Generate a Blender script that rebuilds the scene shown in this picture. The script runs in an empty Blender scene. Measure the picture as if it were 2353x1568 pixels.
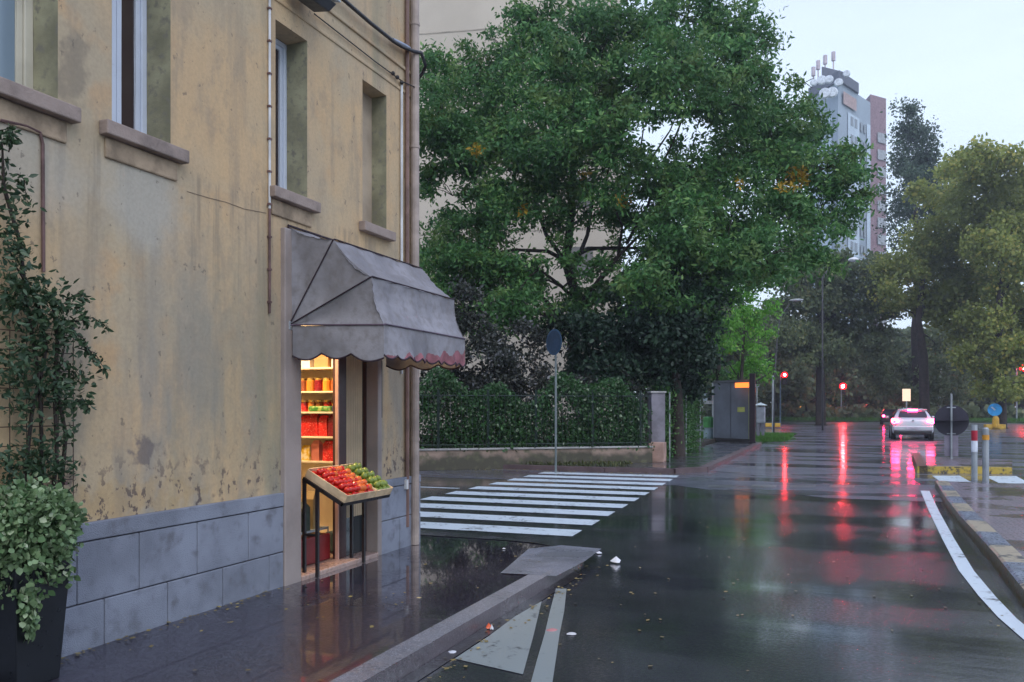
import bpy, bmesh, math, random
import numpy as np
from mathutils import Vector, Matrix
from math import radians as RAD, sin, cos, pi

S = bpy.context.scene
COL = S.collection
random.seed(7)

# ------------------------------------------------------------------ camera
FPX = 1900.0                     # focal length in layout pixels (2353 wide)
TH = RAD(21.52)                  # the camera looks this far left of the street's direction (+Y)
CH, SH = cos(TH), sin(TH)
HC = 1.55                        # eye height above the road
cam_d = bpy.data.cameras.new('camera')
cam = bpy.data.objects.new('camera', cam_d); COL.objects.link(cam)
cam.location = (0, 0, HC); cam.rotation_euler = (RAD(90), 0, TH)
cam_d.sensor_width = 36; cam_d.lens = FPX/2353*36; cam_d.shift_y = 153/2353
cam_d.clip_start = .05; cam_d.clip_end = 2000
S.camera = cam

# ------------------------------------------------------------------ world, sun, exposure
w = bpy.data.worlds.new('World'); S.world = w; w.use_nodes = True
nt = w.node_tree; bg = nt.nodes['Background']; bg.inputs['Strength'].default_value = 0.1
sky = nt.nodes.new('ShaderNodeTexSky'); sky.sky_type = 'NISHITA'; sky.sun_disc = False
SUN_EL, SUN_AZ = 48, 140
sky.sun_elevation = RAD(SUN_EL); sky.sun_rotation = RAD(SUN_AZ); sky.dust_density = 3; sky.air_density = 1.2
tc = nt.nodes.new('ShaderNodeTexCoord')
sep = nt.nodes.new('ShaderNodeSeparateXYZ'); nt.links.new(tc.outputs['Generated'], sep.inputs[0])
cr = nt.nodes.new('ShaderNodeValToRGB'); nt.links.new(sep.outputs['Z'], cr.inputs[0])
cr.color_ramp.elements[0].position = 0.0; cr.color_ramp.elements[0].color = (.74, .88, 1.03, 1)
cr.color_ramp.elements[1].position = 0.75; cr.color_ramp.elements[1].color = (.55, .64, 1.02, 1)
e = cr.color_ramp.elements.new(.36); e.color = (.74, .87, 1.05, 1)
mul = nt.nodes.new('ShaderNodeVectorMath'); mul.operation = 'SCALE'; mul.inputs['Scale'].default_value = 12.8
nt.links.new(cr.outputs[0], mul.inputs[0])
mp = nt.nodes.new('ShaderNodeMapping'); mp.inputs['Scale'].default_value = (1, 1, 4); nt.links.new(tc.outputs['Generated'], mp.inputs[0])
nz = nt.nodes.new('ShaderNodeTexNoise'); nz.inputs['Scale'].default_value = 2.2; nz.inputs['Detail'].default_value = 4
nt.links.new(mp.outputs[0], nz.inputs[0])
mr = nt.nodes.new('ShaderNodeMapRange'); mr.inputs[1].default_value = .3; mr.inputs[2].default_value = .7; mr.inputs[3].default_value = .88; mr.inputs[4].default_value = 1.03
nt.links.new(nz.outputs[0], mr.inputs[0])
mul2 = nt.nodes.new('ShaderNodeVectorMath'); mul2.operation = 'SCALE'
nt.links.new(mul.outputs[0], mul2.inputs[0]); nt.links.new(mr.outputs[0], mul2.inputs['Scale'])
mx = nt.nodes.new('ShaderNodeMix'); mx.data_type = 'RGBA'; mx.inputs[0].default_value = .86
nt.links.new(sky.outputs[0], mx.inputs[6]); nt.links.new(mul2.outputs[0], mx.inputs[7]); nt.links.new(mx.outputs[2], bg.inputs[0])

sd = bpy.data.lights.new('sun', 'SUN'); sd.energy = 1.15; sd.angle = RAD(50); sd.color = (1, .97, .93)
so = bpy.data.objects.new('sun', sd); COL.objects.link(so)
so.rotation_euler = Vector((-sin(RAD(SUN_AZ))*cos(RAD(SUN_EL)), -cos(RAD(SUN_AZ))*cos(RAD(SUN_EL)), -sin(RAD(SUN_EL)))).to_track_quat('-Z', 'Y').to_euler()

S.view_settings.view_transform = 'Standard'; S.view_settings.look = 'None'
S.view_settings.exposure = 0.20; S.view_settings.gamma = 1

# ------------------------------------------------------------------ layout helpers (survey of the place)
def ray(px, py):
    u = (px-1176.5)/FPX; v = (937-py)/FPX
    return Vector((u*CH-SH, u*SH+CH, v))
def P(px, py, d): return Vector((0, 0, HC)) + ray(px, py)*d
def G(px, py, z=0.):
    r = ray(px, py); return Vector((0, 0, HC)) + r*((z-HC)/r.z)
def GD(px, d, z=0.):
    p = P(px, 937, d); p.z = z; return p
XF = -4.23
def F(px, py, x=XF):
    r = ray(px, py); return Vector((0, 0, HC)) + r*(x/r.x)

# ------------------------------------------------------------------ materials
MATS = {}
def new_mat(name):
    m = bpy.data.materials.new(name); m.use_nodes = True
    return m, m.node_tree, m.node_tree.nodes['Principled BSDF']
def N(nt, typ, **kw):
    n = nt.nodes.new(typ)
    for k, v in kw.items():
        if k in n.inputs: n.inputs[k].default_value = v
        else: setattr(n, k, v)
    return n
def noise(nt, scale, detail=4, sc=(1, 1, 1), rough=.55, co=None, loc=(0, 0, 0)):
    t = N(nt, 'ShaderNodeTexCoord') if co is None else None
    mpn = N(nt, 'ShaderNodeMapping'); mpn.inputs['Scale'].default_value = sc; mpn.inputs['Location'].default_value = loc
    nt.links.new(t.outputs['Object'] if co is None else co, mpn.inputs[0])
    n = N(nt, 'ShaderNodeTexNoise', Scale=scale, Detail=detail, Roughness=rough); nt.links.new(mpn.outputs[0], n.inputs[0])
    return n.outputs[0]
def mrange(nt, sock, a, b, c=0., d=1.):
    n = N(nt, 'ShaderNodeMapRange'); n.interpolation_type = 'SMOOTHSTEP'
    for i, v in enumerate((a, b, c, d)): n.inputs[i+1].default_value = v
    nt.links.new(sock, n.inputs[0]); return n.outputs[0]
def math_n(nt, op, a, b):
    n = N(nt, 'ShaderNodeMath', operation=op)
    for i, x in enumerate((a, b)):
        if isinstance(x, (int, float)): n.inputs[i].default_value = x
        else: nt.links.new(x, n.inputs[i])
    return n.outputs[0]
def cmix(nt, fac, a, b):
    n = N(nt, 'ShaderNodeMix', data_type='RGBA')
    for i, x in ((0, fac), (6, a), (7, b)):
        if isinstance(x, (int, float)): n.inputs[i].default_value = x
        elif isinstance(x, tuple): n.inputs[i].default_value = (*x[:3], 1)
        else: nt.links.new(x, n.inputs[i])
    return n.outputs[2]
def bump(nt, b, sock, strength=.3, dist=.01):
    n = N(nt, 'ShaderNodeBump', Strength=strength, Distance=dist); nt.links.new(sock, n.inputs['Height']); nt.links.new(n.outputs[0], b.inputs['Normal'])

def mat(name, c, rough=.6, metal=0., var=.18, scale=3., bmp=0., bscale=40., coat=0., c2=None, thr=(.45, .62)):
    if name in MATS: return MATS[name]
    m, nt, b = new_mat(name)
    n1 = noise(nt, scale, 5); n2 = noise(nt, scale*7, 3)
    lo = tuple(x*(1-var) for x in c); hi = tuple(min(1, x*(1+var)) for x in c)
    col = cmix(nt, mrange(nt, n1, .35, .65), lo, hi)
    if c2: col = cmix(nt, mrange(nt, n2, *thr), col, c2)
    nt.links.new(col, b.inputs['Base Color'])
    nt.links.new(mrange(nt, n2, .3, .7, max(.02, rough-.08), min(1, rough+.1)), b.inputs['Roughness'])
    b.inputs['Metallic'].default_value = metal; b.inputs['Coat Weight'].default_value = coat
    if bmp: bump(nt, b, noise(nt, bscale, 4), bmp, .01)
    MATS[name] = m; return m
def emis(name, c, s):
    if name in MATS: return MATS[name]
    m, nt, b = new_mat(name); b.inputs['Base Color'].default_value = (*c, 1)
    b.inputs['Emission Color'].default_value = (*c, 1); b.inputs['Emission Strength'].default_value = s
    MATS[name] = m; return m
def glass(name, c=(.02, .025, .03), rough=.04):
    if name in MATS: return MATS[name]
    m, nt, b = new_mat(name); b.inputs['Base Color'].default_value = (*c, 1); b.inputs['Roughness'].default_value = rough
    b.inputs['Coat Weight'].default_value = .5; MATS[name] = m; return m
def leaf_mat(name, a, b_, c=None, transl=.25, rough=.5, big=.35, pale=None, alt=None):
    if name in MATS: return MATS[name]
    m, nt, b = new_mat(name)
    geo = N(nt, 'ShaderNodeNewGeometry')
    ramp = N(nt, 'ShaderNodeValToRGB'); nt.links.new(geo.outputs['Random Per Island'], ramp.inputs[0])
    ramp.color_ramp.elements[0].color = (*a, 1); ramp.color_ramp.elements[1].color = (*b_, 1); ramp.color_ramp.elements[1].position = .8
    if c: e = ramp.color_ramp.elements.new(.97); e.color = (*c, 1)
    n1 = noise(nt, big, 3)
    col = cmix(nt, mrange(nt, n1, .35, .65), ramp.outputs[0], tuple(.5*(x+y)*.8 for x, y in zip(a, b_)))
    if alt: col = cmix(nt, mrange(nt, noise(nt, 1.3, 4), .48, .68), col, cmix(nt, .45, col, alt))
    if pale: col = cmix(nt, mrange(nt, noise(nt, 90, 2), .5, .56), col, pale)
    nt.links.new(col, b.inputs['Base Color']); b.inputs['Roughness'].default_value = rough; b.inputs['Specular IOR Level'].default_value = .35
    tr = N(nt, 'ShaderNodeBsdfTranslucent'); nt.links.new(col, tr.inputs[0])
    ms = N(nt, 'ShaderNodeMixShader'); ms.inputs[0].default_value = transl
    nt.links.new(b.outputs[0], ms.inputs[1]); nt.links.new(tr.outputs[0], ms.inputs[2])
    nt.links.new(ms.outputs[0], nt.nodes['Material Output'].inputs[0])
    MATS[name] = m; return m

# ------------------------------------------------------------------ mesh builder
class MB:
    def __init__(s): s.v = []; s.f = []; s.mi = []
    def add(s, vs, fs, mi=0):
        o = len(s.v); s.v += [tuple(v) for v in vs]; s.f += [tuple(o+i for i in f) for f in fs]; s.mi += [mi]*len(fs); return s
    def box(s, a, b, mi=0, M=None):
        x0, y0, z0 = (min(a[i], b[i]) for i in range(3)); x1, y1, z1 = (max(a[i], b[i]) for i in range(3))
        vs = [Vector(p) for p in ((x0, y0, z0), (x1, y0, z0), (x1, y1, z0), (x0, y1, z0), (x0, y0, z1), (x1, y0, z1), (x1, y1, z1), (x0, y1, z1))]
        if M: vs = [M @ v for v in vs]
        return s.add(vs, [(3, 2, 1, 0), (4, 5, 6, 7), (0, 1, 5, 4), (1, 2, 6, 5), (2, 3, 7, 6), (3, 0, 4, 7)], mi)
    def tube(s, pts, r, n=8, cap=True, mi=0):
        pts = [Vector(p) for p in pts]; rs = r if isinstance(r, (list, tuple)) else [r]*len(pts)
        vs = []; up = None
        for i, p in enumerate(pts):
            d = (pts[min(i+1, len(pts)-1)]-pts[max(i-1, 0)])
            d = d.normalized() if d.length > 1e-9 else Vector((0, 0, 1))
            if up is None: up = Vector((0, 0, 1)) if abs(d.z) < .9 else Vector((1, 0, 0))
            a = d.cross(up); a = a.normalized() if a.length > 1e-6 else d.orthogonal().normalized()
            b = a.cross(d); up = b
            for k in range(n):
                t = 2*pi*k/n; vs.append(p+(a*cos(t)+b*sin(t))*rs[i])
        fs = [(i*n+k, i*n+(k+1) % n, (i+1)*n+(k+1) % n, (i+1)*n+k) for i in range(len(pts)-1) for k in range(n)]
        if cap: fs += [tuple(range(n))[::-1], tuple((len(pts)-1)*n+k for k in range(n))]
        return s.add(vs, fs, mi)
    def prism(s, poly, z0, z1, mi=0):
        n = len(poly); vs = [(p[0], p[1], z0) for p in poly]+[(p[0], p[1], z1) for p in poly]
        return s.add(vs, [tuple(range(n))[::-1], tuple(range(n, 2*n))]+[(i, (i+1) % n, n+(i+1) % n, n+i) for i in range(n)], mi)
    def sheet(s, poly, z, mi=0): return s.add([(p[0], p[1], z) for p in poly], [tuple(range(len(poly)))], mi)
    def sphere(s, c, r, seg=12, rings=8, mi=0, sc=(1, 1, 1)):
        c = Vector(c); vs = []
        for i in range(rings+1):
            a = pi*i/rings
            for k in range(seg):
                t = 2*pi*k/seg; vs.append(c+Vector((sin(a)*cos(t)*sc[0], sin(a)*sin(t)*sc[1], cos(a)*sc[2]))*r)
        return s.add(vs, [(i*seg+k, (i+1)*seg+k, (i+1)*seg+(k+1) % seg, i*seg+(k+1) % seg) for i in range(rings) for k in range(seg)], mi)
    def build(s, name, mats, parent=None, smooth=False, bevel=0., origin=None):
        me = bpy.data.meshes.new(name)
        o0 = Vector(origin) if origin is not None else Vector((0, 0, 0))
        me.from_pydata([tuple(Vector(v)-o0) for v in s.v], [], s.f)
        if not isinstance(mats, (list, tuple)): mats = [mats]
        for m in mats: me.materials.append(m)
        me.polygons.foreach_set('material_index', s.mi)
        bm = bmesh.new(); bm.from_mesh(me); bmesh.ops.remove_doubles(bm, verts=bm.verts, dist=1e-5)
        bmesh.ops.recalc_face_normals(bm, faces=bm.faces); bm.to_mesh(me); bm.free()
        if smooth: me.shade_smooth()
        o = bpy.data.objects.new(name, me); COL.objects.link(o); o.location = o0
        if parent is not None:
            o.parent = parent
            o.location = o0 - Vector(parent.location) if origin is not None else -Vector(parent.location)
        if bevel:
            b = o.modifiers.new('bevel', 'BEVEL'); b.width = bevel; b.segments = 2; b.limit_method = 'ANGLE'; b.angle_limit = RAD(40)
        return o
def tag(o, label=None, cat=None, group=None, kind=None):
    if label: o['label'] = label
    if cat: o['category'] = cat
    if group: o['group'] = group
    if kind: o['kind'] = kind
    return o
def thing(name, label, cat, loc=(0, 0, 0), group=None):
    o = bpy.data.objects.new(name, None); COL.objects.link(o); o.location = loc; o.empty_display_size = .2
    return tag(o, label, cat, group)
def copy_tree(o, parent=None):
    c = o.copy(); COL.objects.link(c); c.parent = parent
    for ch in o.children: copy_tree(ch, c)
    return c

# leaves as real faces, made with numpy
def leaf_obj(name, pts, size, aspect, m, parent=None, seed=1, droop=.3, outward=None, m2=None, frac2=0.):
    rng = np.random.default_rng(seed); n = len(pts); pts = np.asarray(pts, float)
    d = rng.normal(size=(n, 3)); d[:, 2] -= droop
    if outward is not None: d += outward
    d /= np.linalg.norm(d, axis=1)[:, None]+1e-9
    a = rng.normal(size=(n, 3)); a[:, 2] *= .6
    sd_ = np.cross(d, a); sd_ /= np.linalg.norm(sd_, axis=1)[:, None]+1e-9
    nrm = np.cross(d, sd_)
    L = size*rng.uniform(.5, 1.35, n)[:, None]; W = L*aspect*.5
    v = np.empty((n, 6, 3))
    v[:, 0] = pts; v[:, 1] = pts+d*L*.35+sd_*W+nrm*L*.06; v[:, 2] = pts+d*L*.7+sd_*W*.75+nrm*L*.05
    v[:, 3] = pts+d*L; v[:, 4] = pts+d*L*.7-sd_*W*.75+nrm*L*.05; v[:, 5] = pts+d*L*.35-sd_*W+nrm*L*.06
    me = bpy.data.meshes.new(name)
    me.vertices.add(n*6); me.vertices.foreach_set('co', v.reshape(-1))
    # two quads sharing the midrib
    idx = np.arange(n)[:, None]*6+np.array([0, 1, 2, 3, 0, 3, 4, 5])[None]
    me.loops.add(n*8); me.loops.foreach_set('vertex_index', idx.reshape(-1).astype(np.int32))
    me.polygons.add(n*2); me.polygons.foreach_set('loop_start', (np.arange(n*2)*4).astype(np.int32))
    me.materials.append(m)
    if m2:
        me.materials.append(m2)
        mi = np.repeat((rng.random(n) < frac2).astype(np.int32), 2) if not callable(frac2) else np.repeat(frac2(pts).astype(np.int32), 2)
        me.polygons.foreach_set('material_index', mi)
    me.update(calc_edges=True)
    o = bpy.data.objects.new(name, me); COL.objects.link(o)
    if parent is not None: o.parent = parent; o.location = -Vector(parent.location)
    return o
def sprigs(c, r, n, nl, spread, rng, shell=.5):
    d = rng.normal(size=(n, 3)); d /= np.linalg.norm(d, axis=1)[:, None]
    q = np.asarray(c)+d*np.asarray(r)*(rng.random(n)**shell)[:, None]
    return (q[:, None, :]+rng.normal(size=(n, nl, 3))*spread).reshape(-1, 3)

# ------------------------------------------------------------------ materials: setting
def wet_mat(name, c, rough_lo, rough_hi, pud_scale, thr, bstr, bscale=70., c2=None, sc=(1, 1, 1), tiles=None, big=.0, coat=1.0, yb=None):
    m, nt, b = new_mat(name)
    n1 = noise(nt, pud_scale, 5, sc); n2 = noise(nt, 130, 3); n3 = noise(nt, 1.1, 6)
    col = cmix(nt, mrange(nt, n3, .3, .7), tuple(x*.7 for x in c), tuple(x*1.3 for x in c))
    col = cmix(nt, mrange(nt, n2, .52, .68), col, tuple(x*3.0 for x in c))
    wet = mrange(nt, n1, thr-.14, thr+.14)          # 1 = puddle film
    if yb:
        sy = N(nt, 'ShaderNodeSeparateXYZ'); nt.links.new(N(nt, 'ShaderNodeTexCoord').outputs['Object'], sy.inputs[0])
        wob = math_n(nt, 'ADD', sy.outputs['Y'], math_n(nt, 'MULTIPLY', math_n(nt, 'SUBTRACT', n1, .5), 2.5)); wet = math_n(nt, 'MULTIPLY', wet, mrange(nt, wob, *yb))
    if c2: col = cmix(nt, mrange(nt, noise(nt, .7, 4), .5, .62), col, c2)
    if tiles:
        tcn = N(nt, 'ShaderNodeTexCoord'); br = N(nt, 'ShaderNodeTexBrick', Scale=tiles[0])
        br.inputs['Color1'].default_value = (*tiles[1], 1); br.inputs['Color2'].default_value = (*tiles[2], 1); br.inputs['Mortar'].default_value = (.02, .018, .02, 1)
        br.inputs['Mortar Size'].default_value = .025
        nt.links.new(tcn.outputs['Object'], br.inputs[0]); col = cmix(nt, .75, col, br.outputs[0])
    nt.links.new(col, b.inputs['Base Color'])
    nt.links.new(mrange(nt, wet, 0, 1, rough_hi, rough_lo), b.inputs['Roughness'])
    b.inputs['IOR'].default_value = 1.6
    nt.links.new(math_n(nt, 'MULTIPLY', mrange(nt, wet, 0, 1, coat*.7, coat), mrange(nt, math_n(nt, 'MAXIMUM', noise(nt, 38, 5, rough=.7), mrange(nt, wet, .6, 1, 0, .6)), .42, .60, .30, 1.0)), b.inputs['Coat Weight']); b.inputs['Coat Roughness'].default_value = rough_lo*1.2; b.inputs['Coat IOR'].default_value = 1.6
    hs = math_n(nt, 'ADD', noise(nt, bscale, 3), math_n(nt, 'MULTIPLY', noise(nt, 28, 5, rough=.7), 1.3))
    hh = math_n(nt, 'MULTIPLY', hs, mrange(nt, wet, 0, 1, 1, .12))
    if big: hh = math_n(nt, 'ADD', hh, math_n(nt, 'MULTIPLY', noise(nt, 3.2, 4, (.22, 1.9, 1)), big))
    bump(nt, b, hh, bstr, .004)
    MATS[name] = m; return m
ASPH = wet_mat('wet_asphalt', (.028, .030, .038), .08, .21, .45, .50, .50, sc=(.55, 1.4, 1), big=1.2)
PAVE = wet_mat('wet_pavement_asphalt', (.026, .023, .034), .02, .30, .8, .40, .30, big=.35, yb=(4.9, 5.8))
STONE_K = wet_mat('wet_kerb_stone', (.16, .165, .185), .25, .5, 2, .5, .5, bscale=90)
ISL = wet_mat('wet_island_paving', (.19, .155, .175), .12, .42, .9, .54, .6, tiles=(3.2, (.24, .17, .19), (.18, .155, .19)), big=.8)
GRIT = wet_mat('worn_concrete_patch', (.14, .15, .18), .25, .5, 2, .5, .7, bscale=120)
def paint_mat(name, c, thr=.33):
    m, nt, b = new_mat(name)
    n1 = noise(nt, 14, 8, rough=.7); n2 = noise(nt, 2.2, 4)
    k = mrange(nt, math_n(nt, 'ADD', math_n(nt, 'MULTIPLY', n1, .6), math_n(nt, 'MULTIPLY', n2, .4)), thr, thr+.1)
    nt.links.new(cmix(nt, k, (.05, .05, .055), c), b.inputs['Base Color']); b.inputs['Roughness'].default_value = .32
    bump(nt, b, noise(nt, 90, 3), .4, .003); MATS[name] = m; return m
WHITE_L = paint_mat('worn_white_paint', (.66, .76, .80), .37)
GREY_L = paint_mat('worn_grey_paint', (.27, .31, .31), .34)
YEL_L = paint_mat('worn_yellow_paint', (.50, .36, .06), .42)
KYEL = paint_mat('kerb_pale_yellow', (.40, .34, .23), .40)
KDARK = mat('kerb_dark_grey', (.15, .175, .22), .3, var=.3, scale=6)
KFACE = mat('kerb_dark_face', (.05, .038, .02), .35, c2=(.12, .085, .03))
GRASS = mat('grass_soil', (.035, .085, .02), .8, var=.4, scale=1.5)
SOIL = mat('dark_soil', (.035, .03, .022), .8, var=.4, scale=2)

def plaster_mat():
    m, nt, b = new_mat('ochre_plaster')
    t = N(nt, 'ShaderNodeTexCoord'); co = t.outputs['Object']
    sp = N(nt, 'ShaderNodeSeparateXYZ'); nt.links.new(co, sp.inputs[0]); z = sp.outputs['Z']; y = sp.outputs['Y']
    big = noise(nt, .9, 6, co=co); mid = noise(nt, 2.6, 6, co=co, loc=(3, 1, 7)); st = noise(nt, 3.0, 5, (1, 1, .22), co=co, loc=(1, 5, 2)); fine = noise(nt, 40, 4, co=co)
    col = cmix(nt, mrange(nt, big, .35, .66), (.60, .415, .225), (.48, .385, .25))
    col = cmix(nt, mrange(nt, mid, .52, .72), col, (.55, .37, .20))
    # grey washed-out weathering: more of it below first-floor sills
    low = mrange(nt, z, 3.3, 1.2)
    g = math_n(nt, 'MULTIPLY', mrange(nt, st, .40, .62), math_n(nt, 'ADD', math_n(nt, 'MULTIPLY', low, .72), .18))
    col = cmix(nt, g, col, (.31, .285, .235))
    # moss-greyed vertical runs
    st2 = noise(nt, 2.2, 4, (1, 1, .12), co=co, loc=(9, 2, 4))
    col = cmix(nt, math_n(nt, 'MULTIPLY', mrange(nt, st2, .56, .74), .6), col, (.24, .25, .17))
    run = noise(nt, 11, 4, (1, 1, .045), co=co, loc=(6, 1, 3)); zz = math_n(nt, 'MULTIPLY', mrange(nt, z, 3.24, 3.16), mrange(nt, z, 1.7, 3.1))
    col = cmix(nt, math_n(nt, 'MULTIPLY', math_n(nt, 'MULTIPLY', mrange(nt, run, .50, .66), zz), .55), col, (.22, .18, .13))
    run2 = noise(nt, 7, 5, (1, 1, .10), co=co, loc=(2, 8, 3)); col = cmix(nt, math_n(nt, 'MULTIPLY', mrange(nt, run2, .52, .68), .35), col, (.27, .225, .17))
    def blob(c, ry, rz, k, rough_n=.9, sharp=.25, nn=None):
        dy = math_n(nt, 'DIVIDE', math_n(nt, 'SUBTRACT', y, c.y), ry); dz = math_n(nt, 'DIVIDE', math_n(nt, 'SUBTRACT', z, c.z), rz)
        d2 = math_n(nt, 'SQRT', math_n(nt, 'ADD', math_n(nt, 'MULTIPLY', dy, dy), math_n(nt, 'MULTIPLY', dz, dz)), 0)
        q = math_n(nt, 'ADD', d2, math_n(nt, 'MULTIPLY', math_n(nt, 'SUBTRACT', nn or mid, .5), rough_n*2))
        return math_n(nt, 'MULTIPLY', mrange(nt, q, 1+sharp, 1-sharp), k)
    n9 = noise(nt, 9, 5, co=co, loc=(2, 2, 2))
    col = cmix(nt, math_n(nt, 'MULTIPLY', mrange(nt, noise(nt, 5.5, 7, (1, 1, .6), co=co, loc=(7, 3, 1), rough=.68), .50, .66), .4), col, (.33, .27, .19))
    col = cmix(nt, blob(F(335, 460), .30, .30, .75, sharp=.5), col, (.44, .42, .36))        # cement repair under the sill
    col = cmix(nt, blob(F(60, 360), .33, .28, .6, sharp=.5), col, (.44, .42, .36))
    col = cmix(nt, blob(F(170, 160), .10, .22, .6, 1.4, .4, n9), col, (.20, .17, .13))
    col = cmix(nt, blob(F(520, 900), .5, .75, .30, 1.6, .7, n9), col, (.25, .26, .19))
    col = cmix(nt, blob(F(400, 800), .35, .55, .22, 1.6, .7, n9), col, (.25, .235, .21))
    col = cmix(nt, blob(F(330, 1035), .085, .075, .75, 2.2, .35, n9), col, (.15, .125, .12))
    col = cmix(nt, blob(F(255, 1160), .55, .11, .45, 2.4, .6, n9), col, (.50, .33, .14))
    # peeled dark flakes just above the plinth
    fl = noise(nt, 16, 6, (1, 1, .8), co=co, rough=.6); fl2 = noise(nt, 3, 3, co=co, loc=(4, 4, 4))
    k = math_n(nt, 'MULTIPLY', mrange(nt, fl, .555, .59), mrange(nt, z, 1.42, .88)); k = math_n(nt, 'MULTIPLY', k, mrange(nt, fl2, .40, .48))
    col = cmix(nt, math_n(nt, 'MULTIPLY', k, .85), col, (.09, .065, .065))
    k2 = math_n(nt, 'MULTIPLY', mrange(nt, fl, .655, .675), .55); col = cmix(nt, k2, col, (.12, .10, .08))
    col = cmix(nt, mrange(nt, fine, .3, .7), cmix(nt, .12, col, (.1, .08, .06)), col)
    nt.links.new(col, b.inputs['Base Color']); b.inputs['Roughness'].default_value = .85
    h = math_n(nt, 'ADD', math_n(nt, 'MULTIPLY', fine, .5), math_n(nt, 'MULTIPLY', n9, .8)); h = math_n(nt, 'SUBTRACT', h, math_n(nt, 'MULTIPLY', k, .6))
    bump(nt, b, h, .35, .012); return m
PLASTER = plaster_mat()
JAMB = mat('greenish_jamb_plaster', (.27, .26, .17), .85, var=.3, scale=2.5, bmp=.3, c2=(.20, .19, .15), thr=(.5, .7))
SILL = mat('weathered_sill_stone', (.26, .205, .175), .7, var=.25, scale=4, bmp=.4, bscale=60)
GREYB = mat('grey_plinth_render', (.22, .242, .295), .7, var=.25, scale=1.1, bmp=.8, bscale=130, c2=(.145, .15, .175), thr=(.50, .80))
SURR = mat('grey_door_surround', (.30, .255, .235), .7, var=.15, scale=2, bmp=.3, bscale=80)
PVC = mat('white_window_plastic', (.62, .68, .78), .35, var=.05)
CREAMW = mat('cream_window_wood', (.55, .52, .42), .5, var=.1)
DARKG = glass('dark_window_glass', (.045, .03, .03), .12)
BLUEG = glass('curtained_window_glass', (.20, .27, .33), .2)
BLACK = mat('black_metal', (.015, .013, .015), .35)
DKWOOD = mat('dark_brown_frame', (.05, .02, .02), .4)
REDFR = mat('dark_red_metal_frame', (.16, .03, .03), .4)
GALV = mat('galvanised_metal', (.33, .36, .38), .4, metal=.4, var=.15)
RUST = mat('rusty_pipe', (.13, .075, .07), .7, var=.3, scale=8)
COPPER = mat('brown_painted_pipe', (.20, .12, .10), .5, var=.25, scale=4)
BEIGEP = mat('beige_painted_pipe', (.38, .31, .27), .5, var=.2, scale=4)
CREAM = mat('cream_interior_paint', (.70, .60, .42), .6, var=.06)
WOODC = mat('pale_crate_wood', (.60, .45, .28), .6, var=.2, scale=9)
FABRIC = mat('dirty_grey_awning_fabric', (.235, .23, .248), .8, var=.2, scale=2.0, bmp=.8, bscale=12, c2=(.19, .178, .18), thr=(.40, .85))
FRED = mat('faded_red_valance', (.25, .095, .11), .8, var=.35, scale=6, bmp=.6, bscale=12)
FEDGE = mat('dark_awning_piping', (.03, .015, .025), .7)
CONC = mat('pale_wall_coping', (.34, .34, .33), .7, var=.2, scale=3)
BARK = mat('dark_bark', (.035, .026, .022), .85, var=.35, scale=5, bmp=.8, bscale=30)

def st(name, mb, m, **kw): return tag(mb.build(name, m, **kw), kind='structure')

# ------------------------------------------------------------------ ground, road, pavements
st('ground', MB().sheet([(-200, -100), (200, -100), (200, 260), (-200, 260)], -.03), GRASS)
st('road', MB().sheet([(-60, -30), (90, -30), (90, 97), (-60, 97)], 0), ASPH)
OLD_SKYLIT = wet_mat('old_wet_asphalt_skylit', (.078, .083, .108), .09, .42, .42, .52, .7, bscale=40., sc=(.45, 1.6, 1), big=1.5, coat=.9)  # older rough asphalt; paler blue-grey colour also paints in its sky reflection
st('junction_road', MB().sheet([(-60, 16.6), (-3.0, 16.5), (-2.3, 15.9), (-1.7, 15.95), (-1.2, 15.4), (-.6, 15.5), (-.1, 15.1), (.9, 15.2), (3.2, 15.1), (90, 15.1), (90, 96.9), (-60, 96.9)], .0025), OLD_SKYLIT)
KX = -2.33
# near pavement in front of the shop, its far corner rounded into the side street
def near_walk(off=0.):
    pts = [(-30, -20), (KX-off, -20), (KX-off, 7.7)]
    for k in range(1, 7):
        a = k/6*pi/2; pts.append((KX-.9-off+.9*cos(a), 7.7+(.85-off)*sin(a)))
    return pts + [(-30, 8.55-off)]
kz = lambda y: .1
st('pavement', MB().prism(near_walk(.17), -.02, .096), PAVE)
kb = MB(); outer = near_walk(0)[1:-1]; inner = near_walk(.17)[1:-1]
outer = [outer[0]]+[(KX, y) for y in (-2, 0, 1, 2, 3, 4, 5, 6, 6.8)]+outer[1:]+[(-30, 8.55)]
inner = [inner[0]]+[(KX-.17, y) for y in (-2, 0, 1, 2, 3, 4, 5, 6, 6.8)]+inner[1:]+[(-30, 8.38)]
for i in range(len(outer)-1):
    a, b_, c, d = outer[i], outer[i+1], inner[i+1], inner[i]
    g = .004
    h = [.105 if q[1] < 6.9 else .105-.06*min(1, (q[1]-6.9)/.8) if q[0] > -2.6 else .045 for q in (a, b_)]
    kb.add([(a[0]+.012, a[1], -.02), (b_[0]+.012, b_[1], -.02), (b_[0], b_[1], h[1]), (a[0], a[1], h[0]), (c[0], c[1], .102), (d[0], d[1], .102)],
           [(0, 1, 2, 3)], 1)
    kb.add([(a[0], a[1], h[0]), (b_[0], b_[1], h[1]), (c[0], c[1], .102), (d[0], d[1], .102)], [(0, 1, 2, 3)])
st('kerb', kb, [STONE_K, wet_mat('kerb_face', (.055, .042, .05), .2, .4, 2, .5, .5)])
st('pavement_patch', MB().sheet([G(1150, 1318, .1), G(1278, 1325, .1), G(1345, 1290, .1), G(1382, 1262, .1), G(1290, 1254, .1), G(1215, 1262, .1)], .104), GRIT)
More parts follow.
